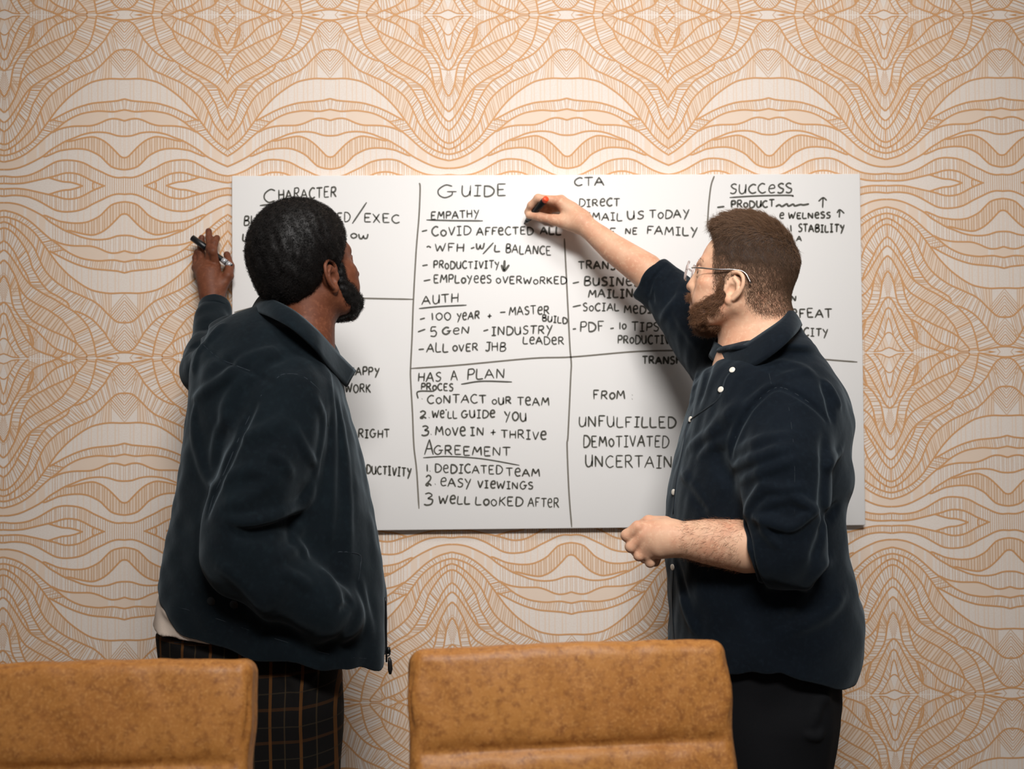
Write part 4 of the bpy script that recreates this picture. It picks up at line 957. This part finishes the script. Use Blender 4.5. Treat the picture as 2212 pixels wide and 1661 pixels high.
# ------------------------------------------------------------------ right person: short brown hair, beard, glasses, navy shirt
def man_right():
    rg = np.random.default_rng(33)
    fx = P(1640, 1450, 2.06)[0]
    root = empty('person', (fx, 2.06, FLOOR), 'standing man with short brown hair, ginger beard and glasses writing on the whiteboard', 'person')
    hd = Head(P(1601, 620, 2.06), math.radians(-69), math.radians(13), 0.955, ey=.010, nose=-.008)
    z2 = lambda X, Y: (1350+X/3.687, 400+Y/3.687)
    z5 = lambda X, Y, D: P(1320+X/3.687, 1040+Y/3.687, D)
    z6 = lambda X, Y, D: P(1080+X/5.53, 380+Y/5.53, D)
    # --- body
    F = Field(); hd.build(F, jaw=1.12, full=1.1, chin=-.014)
    F.cap([hd.w(0, -.028, .0), P(1646, 700, 2.06), P(1660, 800, 2.06)], [.062, .068, .080], .035)
    F.cap([P(1594, 665, 2.06), P(1612, 742, 2.055)], [.03, .038], .04)
    F.cap([P(1610, 830, 2.19), P(1655, 850, 2.08), P(1700, 895, 1.93)], [.035, .06, .045], .03)
    F.cap([P(1650, 830, 2.06), P(1645, 1050, 2.06), P(1640, 1300, 2.06), P(1640, 1430, 2.06)], [.11, .115, .12, .12], .05)
    # raised arm
    el = P(1436, 628, 2.345); wr = z6(960, 545, 2.425)
    F.cap([P(1605, 822, 2.20), P(1508, 708, 2.29), el], [.035, .038, .042], .02)
    F.cap([el, P(1395, 585, 2.362), P(1325, 537, 2.392), P(1280, 500, 2.412), wr], [.043, .042, .034, .0265, .0245], .015)
    for X, Y, D, r in ((700, 300, 2.432, .0125), (730, 285, 2.452, .012), (740, 320, 2.470, .0115), (735, 380, 2.484, .0105)):
        F.cap([wr, z6((X+960)/2, (Y+545)/2-10, (D+2.43)/2), z6(X, Y, D)], [.022, .0185, r], .014)
    finger(F, [z6(700, 300, 2.432), z6(455, 268, 2.437), z6(372, 350, 2.452), z6(325, 432, 2.468)], .0112, .0076)
    finger(F, [z6(735, 285, 2.453), z6(500, 280, 2.468), z6(400, 370, 2.478), z6(352, 450, 2.484)], .0110, .0078)
    finger(F, [z6(745, 320, 2.472), z6(560, 330, 2.490), z6(500, 430, 2.494), z6(560, 500, 2.488)], .0102, .0078)
    finger(F, [z6(740, 380, 2.486), z6(600, 400, 2.497), z6(560, 480, 2.496), z6(620, 530, 2.49)], .0092, .007)
    F.cap([wr, z6(820, 560, 2.425), z6(650, 525, 2.435)], [.022, .0185, .0135], .014)
    finger(F, [z6(650, 525, 2.435), z6(480, 490, 2.445), z6(345, 470, 2.462)], .0122, .0085, .006)
    # lowered arm and fist
    e2 = P(1688, 1178, 1.85); w2 = P(1452, 1163, 1.91)
    F.cap([P(1702, 890, 1.915), P(1692, 1010, 1.86), e2], [.055, .052, .048], .03)
    F.cap([e2, P(1610, 1180, 1.868), P(1530, 1170, 1.89), w2], [.048, .050, .043, .031], .012)
    kn = [(215, 365), (245, 430), (262, 505), (285, 580)]
    for i, (X, Y) in enumerate(kn):
        F.cap([w2, z5((X+480)/2, (Y+445)/2, 1.912), z5(X, Y, 1.905+.006*abs(i-1.2))], [.0265, .023, .0135-.0008*i], .016)
    F.cap([z5(430, 430, 1.918), z5(300, 470, 1.930)], [.027, .024], .02)
    fist = [[(215, 365, 1.905), (128, 430, 1.915), (175, 475, 1.945), (250, 455, 1.950)], [(245, 430, 1.904), (158, 520, 1.912), (205, 560, 1.943), (275, 520, 1.95)],
            [(262, 505, 1.908), (222, 590, 1.913), (265, 610, 1.942), (320, 560, 1.948)], [(285, 580, 1.915), (310, 645, 1.920), (350, 640, 1.944), (380, 590, 1.948)]]
    for i, fg in enumerate(fist): finger(F, [z5(*q) for q in fg], .0122-.0008*i, .0095-.0006*i, .003)
    finger(F, [z5(430, 330, 1.935), z5(300, 320, 1.955), z5(200, 370, 1.968), z5(170, 420, 1.966)], .0135, .009, .01)
    hips = [P(1700, 1450, 1.98), P(1610, 1450, 2.13)]
    for hp in hips: F.cap([hp, [hp[0]-.01, hp[1], .48], [hp[0], hp[1], .10]], [.06, .05, .036], .03)
    F.half((0, YB-.001, 0), (0, 1, 0), .002)
    body = sdf_obj('body', F, .0022, M_skin2, root)
    for x in (-1, 1):
        v, f = tube([hd.w(x*.032, .0922, .012), hd.w(x*.032, .0942, .012)], [.006, .004], 14); new_mesh('eye', v, f, M_dark, body, True)
    # --- hair: thick on top, clipped short at the sides
    Hs = Field(); hd.build(Hs, jaw=1.12, full=1.1, chin=-.014); Hs.cap([hd.w(0, -.028, .0), P(1646, 700, 2.06)], [.062, .068], .035)
    zl = lambda y: np.interp(y, [-.13, -.075, -.048, -.028, -.014, .018, .026, .040, .050, .060, .068, .082, .12], [-.066, -.074, -.066, -.045, .008, .014, -.03, -.036, -.016, .030, .068, .092, .105])
    G = Field(); hd.ell(G, (0, -.010, .057), (.0788, .1015, .0875), .01); hd.ell(G, (0, .015, .086), (.066, .085, .0745), .03)
    G.disp.append(lumps(3, .0010, .018))
    G.add(lambda Q: (zl(hd.l(Q)[:, 1])+.012-hd.l(Q)[:, 2])*.75*hd.s, (-9,)*3, (9,)*3, .02, 'c')
    GV, GQ = nets(G, .004)
    pts, nr = sample(GV, GQ, 30000, rg); l = hd.l(pts)
    fwd, up, rt = hd.M[:, 1], hd.M[:, 2], hd.M[:, 0]
    topw = np.clip((l[:, 2]-.075)/.05, 0, 1)[:, None]
    side = np.sign(l[:, 0])[:, None]*rt
    flow = topw*(fwd*.9 + side*.35 + up*.1) + (1-topw)*(-up*.8 - fwd*.35)
    ln = .007 + .013*topw[:, 0]*rg.uniform(.7, 1.2, len(pts))
    a1 = hair_strands(pts, nr, flow, ln, .30, rg, .00028, curl=.30, s=5)
    SV, SQ = nets(Hs, .004); p2, n2 = sample(SV, SQ, 230000, rg); l2 = hd.l(p2)
    dz = l2[:, 2]-zl(l2[:, 1]); near = (dz > -.004) & (dz < .15) & (l2[:, 1] < .068) & (np.abs(l2[:, 0]) < .084)
    keep = near & (rg.random(len(p2)) < np.clip(.30+dz*26, 0.15, 1)); p2, n2 = p2[keep], n2[keep]
    a2 = hair_strands(p2, n2, np.tile(-up*.8-fwd*.3, (len(p2), 1)), rg.uniform(.004, .007, len(p2))+np.clip(l2[keep][:, 2]*.05, 0, .004), .25, rg, .00020, curl=.28, s=3)
    nA, nB = len(GV), len(a1[0])
    V = np.concatenate([GV, a1[0], a2[0]]); Q = np.concatenate([GQ, a1[1]+nA, a2[1]+nA+nB])
    hair = new_mesh('hair', V, Q, [M_browncap, M_brown], root, smooth=True, midx=np.concatenate([np.zeros(len(GQ), int), np.ones(len(a1[1])+len(a2[1]), int)]))
    hair['label'] = 'short brown hair clipped close at the sides'
    # --- beard
    B = Field(); C = hd.cap
    for x in (-1, 1):
        C(B, [(x*.0735, .030, .0), (x*.071, .026, -.03), (x*.062, .03, -.058), (x*.042, .062, -.088), (x*.012, .064, -.098)], [.006, .009, .014, .017, .016], .015)
        C(B, [(x*.060, .05, -.045), (x*.048, .07, -.066), (x*.03, .066, -.080)], [.012, .014, .014], .02); C(B, [(x*.066, .020, -.04), (x*.056, .012, -.062)], [.007, .010], .015)
    C(B, [(-.02, .072, -.078), (0, .077, -.085), (.02, .072, -.078)], [.012, .013, .012], .015)
    C(B, [(-.030, .083, -.052), (-.012, .100, -.041), (.012, .100, -.041), (.030, .083, -.052)], [.005, .0065, .0065, .005], .006)
    C(B, [(-.032, .032, -.092), (0, .046, -.100), (.032, .032, -.092)], [.014, .015, .014], .02)
    B.disp.append(lumps(4, .0015, .016))
    BV, BQ = nets(B, .0035); pb, nbm = sample(BV, BQ, 18000, rg)
    a3 = hair_strands(pb, nbm, np.tile(-up*.8+fwd*.25, (len(pb), 1)), rg.uniform(.006, .013, len(pb)), .35, rg, .00026, curl=.45)
    V = np.concatenate([BV, a3[0]]); Q = np.concatenate([BQ, a3[1]+len(BV)])
    bd = new_mesh('beard', V, Q, [M_gingercap, M_ginger], root, smooth=True, midx=np.concatenate([np.zeros(len(BQ), int), np.ones(len(a3[1]), int)]))
    bd['label'] = 'reddish brown full beard'
    # eyebrows
    eb = np.concatenate([np.array([hd.w(x*t, .096-.25*(t-.012)**1.5*8, .036+.004*math.sin((t-.01)/.035*3.1)) for t in np.linspace(.012, .046, 60)]) for x in (-1, 1)])
    eb = eb + rg.normal(size=eb.shape)*.0014; a4 = hair_strands(eb, np.tile(fwd, (len(eb), 1)), np.repeat(np.array([-rt, rt])*1.0, 60, 0)+up*.2, np.full(len(eb), .008), .2, rg, .0004)
    new_mesh('eyebrows', a4[0], a4[1], M_brown, root, smooth=True)
    # arm hair
    AF = Field(); AF.cap([P(1610, 1180, 1.868), P(1530, 1170, 1.89), w2], [.051, .0435, .0315], .012)
    AV, AQ = nets(AF, .005); pa, na = sample(AV, AQ, 2600, rg); ad = unit(w2-P(1610, 1180, 1.868)); 
    ok = ((pa-P(1612, 1180, 1.868))@ad > .005); pa, na = pa[ok], na[ok]
    a5 = hair_strands(pa, na, np.tile(ad*.8-np.array([0, 0, .5]), (len(pa), 1)), rg.uniform(.007, .014, len(pa)), .28, rg, .00016, curl=.45)
    ah = new_mesh('arm_hair', a5[0], a5[1], M_ginger, root, smooth=True)
    # --- eyeglasses
    M_acr = mat('clear acetate', (236, 226, 224), 0.12, trans=0.75, ior=1.35); M_lens = mat('spectacle lens', (255, 255, 255), 0.0, trans=1.0, ior=1.02)
    gl = None
    for x in (-1, 1):
        loop = [(x*(.034+.0265*np.sign(math.cos(a))*abs(math.cos(a))**.7), .1165-.0035*abs(math.cos(a)) - (.012 if x*math.cos(a) > 0 else 0)*abs(math.cos(a))*x*np.sign(math.cos(a))*x, .011+.0205*np.sign(math.sin(a))*abs(math.sin(a))**.75) for a in np.linspace(0, 2*math.pi, 33)]
        lw = [hd.w(*p) for p in loop]
        v, f = tube(lw, .0021, 8)
        if gl is None: gl = new_mesh('eyeglasses', v, f, M_acr, root, True); gl['label'] = 'clear framed eyeglasses'
        else: new_mesh('rim', v, f, M_acr, gl, True)
        c = np.mean(lw[:-1], 0); t = hd.M[:, 1]*.0008
        V = [c-t] + [p-t for p in lw[:-1]] + [c+t] + [p+t for p in lw[:-1]]; n = 32
        Fc = [(0, 1+(i+1) % n, 1+i) for i in range(n)] + [(n+1, n+2+i, n+2+(i+1) % n) for i in range(n)] + [(1+i, 1+(i+1) % n, n+2+(i+1) % n, n+2+i) for i in range(n)]
        new_mesh('lens', V, Fc, M_lens, gl, True)
        tm = [hd.w(x*.062, .103, .017), hd.w(x*.0725, .085, .0185), hd.w(x*.080, .045, .021), hd.w(x*.0815, .012, .026), hd.w(x*.082, -.012, .024), hd.w(x*.0835, -.03, .004)]
        v, f = tube(catmull(np.array(tm), 6), [.0016]*31, 8); new_mesh('temple', v, f, M_chrome, gl, True)
    v, f = tube(catmull(np.array([hd.w(-.010, .1155, .016), hd.w(0, .120, .019), hd.w(.010, .1155, .016)]), 5), .0018, 8); new_mesh('bridge', v, f, M_acr, gl, True)
    # --- shirt
    S = Field()
    S.loft(*sections([(690, 1668, 1716, 2.08, .05), (712, 1645, 1727, 2.08, .07), (728, 1602, 1737, 2.08, .088), (752, 1552, 1751, 2.05, .125), (772, 1552, 1764, 2.07, .14), (800, 1522, 1784, 2.06, .165), (850, 1502, 1812, 2.06, .195), (912, 1484, 1825, 2.06, .21), (985, 1466, 1818, 2.06, .21),
                              (1045, 1451, 1824, 2.06, .205), (1096, 1444, 1808, 2.06, .20), (1180, 1442, 1817, 2.06, .195), (1260, 1445, 1837, 2.06, .195), (1335, 1447, 1851, 2.06, .195), (1430, 1451, 1844, 2.06, .19), (1500, 1458, 1812, 2.06, .17)], 2.06, .2), k=.03, n=2.15)
    A = Field(); A.cap([P(1700, 895, 1.92), P(1690, 1010, 1.865), P(1690, 1110, 1.85), e2], [.086, .088, .084, .077], .022); A.cap([e2, P(1640, 1187, 1.86)], [.077, .068], .02)
    A.half(P(1632, 1188, 1.862), unit(P(1620, 1190, 1.866)-P(1668, 1178, 1.855)), .006)
    S.add(A.ev, P(1560, 760, 1.76), P(1820, 1290, 2.02)+[0, 0, 0], .022)
    lo_, hi_ = np.minimum(S.p[-1][1], S.p[-1][2]), np.maximum(S.p[-1][1], S.p[-1][2]); S.p[-1] = (A.ev, lo_-.02, hi_+.02, .022, 'u')
    S.cap([P(1590, 815, 2.21), P(1500, 702, 2.29), P(1440, 632, 2.343), P(1412, 610, 2.355)], [.088, .070, .060, .055], .03)
    S.half(P(1640, 1185, 1.862), unit(P(1560, 1172, 1.885)-P(1690, 1178, 1.85)), .004) if False else None
    S.disp.append(lumps(9, .0026, .10, (1, 1, 1.6))); S.disp.append(lumps(19, .0011, .04, (1, 1, 1.6)))
    z8 = lambda L_: [(1380+x/3.687, 700+y/3.687) for x, y in L_]
    zz = lambda L_: [(1320+x/3.687, 1040+y/3.687) for x, y in L_]
    fo = S.fold
    fo(z8([(735, 1050), (770, 900), (860, 720), (1000, 560), (1110, 505), (1230, 545), (1400, 660), (1490, 760)]), -.006, .005)
    fo(z8([(720, 1000), (750, 880), (840, 690), (980, 540), (1100, 480)]), .004, .006)
    fo(z8([(760, 1140), (950, 1060), (1220, 970)]), .008, .008); fo(z8([(830, 1250), (1000, 1170), (1230, 1080)]), .007, .008); fo(z8([(780, 1010), (960, 930), (1180, 880)]), .005, .009)
    fo(z8([(920, 1430), (1010, 1310), (1150, 1320), (1300, 1290)]), .008, .007); fo(z8([(940, 1500), (1060, 1420), (1240, 1380)]), .006, .007); fo(z8([(1240, 1370), (1330, 1430), (1420, 1485)]), .008, .006)
    fo(z8([(1420, 1490), (1330, 1530), (1220, 1600), (1060, 1560), (940, 1540)]), .010, .007); fo(z8([(1010, 1250), (900, 1400), (850, 1540)]), .005, .008)
    fo(z8([(560, 880), (700, 730), (900, 620)]), .005, .014); fo(z8([(400, 990), (520, 900), (640, 820)]), .006, .010); fo(z8([(480, 1080), (570, 990), (720, 930)]), .005, .009)
    fo(z8([(615, 960), (640, 1100), (720, 1250)]), -.010, .012); fo(z8([(350, 1185), (430, 1290), (550, 1470)]), .008, .008); fo(z8([(370, 1240), (450, 1370), (520, 1480)]), -.007, .009)
    fo(z8([(1050, 300), (1250, 330), (1400, 420)]), .004, .010); fo(z8([(1130, 420), (1270, 390), (1360, 360)]), .004, .008)
    fo(z8([(1465, 475), (1510, 600), (1540, 760)]), -.008, .007); fo(z8([(1500, 470), (1560, 580), (1590, 650)]), .007, .007); fo(z8([(1480, 900), (1480, 1200), (1460, 1500)]), -.008, .010)
    fo(z8([(1610, 1000), (1540, 1080), (1500, 1150)]), .006, .009); fo(z8([(1580, 1440), (1520, 1520), (1480, 1600)]), -.006, .010)
    fo(z8([(480, 380), (440, 560), (420, 700)]), .006, .010); fo(z8([(600, 250), (540, 400), (480, 620)]), -.006, .010)
    fo(zz([(1150, 290), (1250, 330), (1350, 360), (1450, 365), (1600, 260)]), .010, .007); fo(zz([(1190, 330), (1260, 440), (1340, 520)]), .007, .006); fo(zz([(1440, 120), (1560, 190), (1640, 240)]), .006, .006)
    fo(zz([(1690, 150), (1680, 400), (1600, 640)]), -.007, .009); fo(zz([(1750, 600), (1620, 740), (1500, 900), (1280, 1120)]), .006, .012); fo(zz([(1850, 900), (1700, 1060), (1400, 1200)]), .005, .012)
    fo(zz([(560, 900), (620, 1080), (680, 1200)]), .006, .009); fo(zz([(520, 640), (560, 800), (600, 940)]), -.005, .008)
    fo([(1455, 650), (1470, 690), (1500, 740)], .007, .008); fo([(1425, 575), (1405, 620), (1412, 655)], -.005, .005); fo([(1470, 640), (1450, 660), (1430, 690)], .006, .007, ); fo([(1480, 605), (1465, 640), (1470, 670)], .006, .006)
    # shirt tail: low at the back and front, high over the hip
    def tail(Q):
        d = Q - CO; sx = W/2 + FPX*(d@CR)/(d@CF); sy = H/2 - FPX*(d@CU)/(d@CF)
        return sx, sy
    hx = np.array([P(x, 1430, 2.0)[0] for x in (1440, 1500, 1545, 1600, 1645, 1700, 1760, 1812, 1860)]); hz = np.array([P(1640, y, 1.95)[2] for y in (1480, 1466, 1445, 1428, 1425, 1444, 1470, 1487, 1492)])
    S.add(lambda Q: (np.interp(Q[:, 0], hx, hz)-Q[:, 2])*.9, (-9,)*3, (9,)*3, .004, 'c')
    ax = unit(P(1395, 592, 2.362)-P(1440, 632, 2.343)); S.add(lambda Q: np.where(((Q-P(1412, 610, 2.355))**2).sum(1) < .02, (Q-P(1412, 610, 2.355))@ax, -1.0), (-9,)*3, (9,)*3, .003, 'c')
    sh = sdf_obj('shirt', S, .0031, M_shirt, root)
    # rolled cuffs
    def cuff(a, b, ra, rb, folds):
        K = Field(); ax = unit(b-a); K.cap([a-ax*.01, b+ax*.02], [ra, rb], .001); K.half(b, ax, .005); K.half(a, -ax, .005)
        K.disp.append(lumps(6, .0016, .05)); o = None
        for px, am, wd_ in folds: K.fold(px, am, wd_, Y0=1.6)
        return sdf_obj('rolled_cuff', K, .0028, M_shirt, sh)
    cuff(P(1446, 636, 2.34), P(1402, 601, 2.358), .0615, .0585, [([(1440, 570), (1410, 605), (1400, 640)], -.004, .003), ([(1455, 580), (1428, 615), (1412, 660)], .003, .004)])
    cuff(P(1662, 1180, 1.857), P(1621, 1189, 1.866), .0715, .0590, [([(1630, 1140), (1634, 1180), (1645, 1230)], -.004, .003), ([(1645, 1140), (1655, 1180), (1668, 1225)], .003, .004)])
    # collar
    top = [P(1640, 690, 2.16), P(1580, 715, 2.14), P(1545, 734, 2.10), P(1558, 746, 2.04), P(1578, 758, 2.0), P(1612, 742, 1.965), P(1652, 716, 1.945), P(1688, 690, 1.97), P(1705, 667, 2.03), P(1698, 664, 2.10)]
    bot = [P(1620, 730, 2.22), P(1560, 750, 2.19), P(1532, 768, 2.11), P(1553, 788, 2.05), P(1583, 801, 1.985), P(1628, 792, 1.925), P(1674, 762, 1.895), P(1712, 728, 1.915), P(1731, 703, 2.03), P(1722, 700, 2.13)]
    strip_mesh(top, bot, .004, M_shirt, 'collar', sh, mid=(.1, -1, .3), bulge=.006)
    seam(S, z8([(735, 1050), (770, 900), (860, 720), (1000, 560), (1110, 505), (1230, 545), (1400, 660), (1490, 760)]), 'armhole_seam', sh)
    seam(S, z8([(1025, 270), (1035, 380), (1060, 500)]), 'yoke_seam', sh, r=.0007); seam(S, z8([(1190, 640), (1220, 850), (1240, 1100), (1240, 1550)]), 'sleeve_seam', sh, r=.0006)
    plk = z8([(745, 370), (690, 440), (640, 590), (560, 660), (420, 760), (385, 830)]) + [(1478, 960), (1462, 1040), (1455, 1110)]
    q = S.hit(catmull(np.array(plk, float), 5)); v, f = tube(q, .0024, 6); new_mesh('placket_edge', v, f, M_thread, sh, True)
    q = S.hit(catmull(np.array([(1456, 1222), (1453, 1290), (1456, 1360), (1460, 1400)], float), 5)); v, f = tube(q, .0020, 6); new_mesh('placket_edge', v, f, M_thread, sh, True)
    for px in ((1582.5, 800), (1558, 842), (1493, 906), (1456.5, 1063), (1454.5, 1225)):
        c = S.hit([px])[0]; n = surf_normal(S, c); n = unit(n + np.array([0, -.35, 0])); v, f = disc(c+n*.0018, n, .0062, .0028); new_mesh('button', v, f, M_white, sh, True)
    # --- trousers, shoes
    T = Field(); T.loft(*sections([(1385, 1470, 1800), (1440, 1474, 1806), (1495, 1478, 1803), (1530, 1482, 1786), (1590, 1488, 1774), (1660, 1496, 1760)], 2.06, .165), k=.03, n=2.2)
    for i, hp in enumerate(hips): T.cap([hp+[0, 0, -.1], [hp[0]-.01, hp[1], .50], [hp[0], hp[1], .06]], [.095, .080, .064], .03)
    T.half((0, 0, .035), (0, 0, -1), .006); T.disp.append(lumps(16, .0025, .08, (1, 1, 2)))
    T.fold([(1790, 1505), (1770, 1520), (1760, 1560)], .006, .008); T.fold([(1775, 1580), (1765, 1592), (1745, 1588)], .010, .006)
    sdf_obj('trousers', T, .0036, M_black, root)
    for hp in hips:
        K = Field(); foot(K, np.array([hp[0]+.06, hp[1], 0]), (-1, .1, 0), .28); sdf_obj('shoe', K, .005, M_shoe, root)
man_right()

def marker_right():
    z6 = lambda X, Y, D: P(1080+X/5.53, 380+Y/5.53, D)
    a, b = z6(556, 268, 2.402), z6(291, 568, YB-.0008); d = unit(b-a); L = np.linalg.norm(b-a)
    root = empty('marker_pen', b, 'uncapped black marker with an orange end plug writing on the whiteboard', 'marker')
    at = lambda t: a+d*L*t
    v, f = tube([at(.085), at(.09), at(.78), at(.83)], [.0072, .0079, .0079, .0062], 20); bo = new_mesh('barrel', v, f, M_marker, root, True)
    v, f = tube([at(0), at(.012), at(.09)], [.0058, .0074, .0076], 20); new_mesh('end_plug', v, f, M_orange, root, True)
    v, f = tube([at(.83), at(.94)], [.0058, .0036], 16); new_mesh('nib_holder', v, f, M_marker, root, True)
    v, f = tube([at(.94), at(1.0)], [.0026, .0016], 10); new_mesh('nib', v, f, M_blackp, root, True)
marker_right()
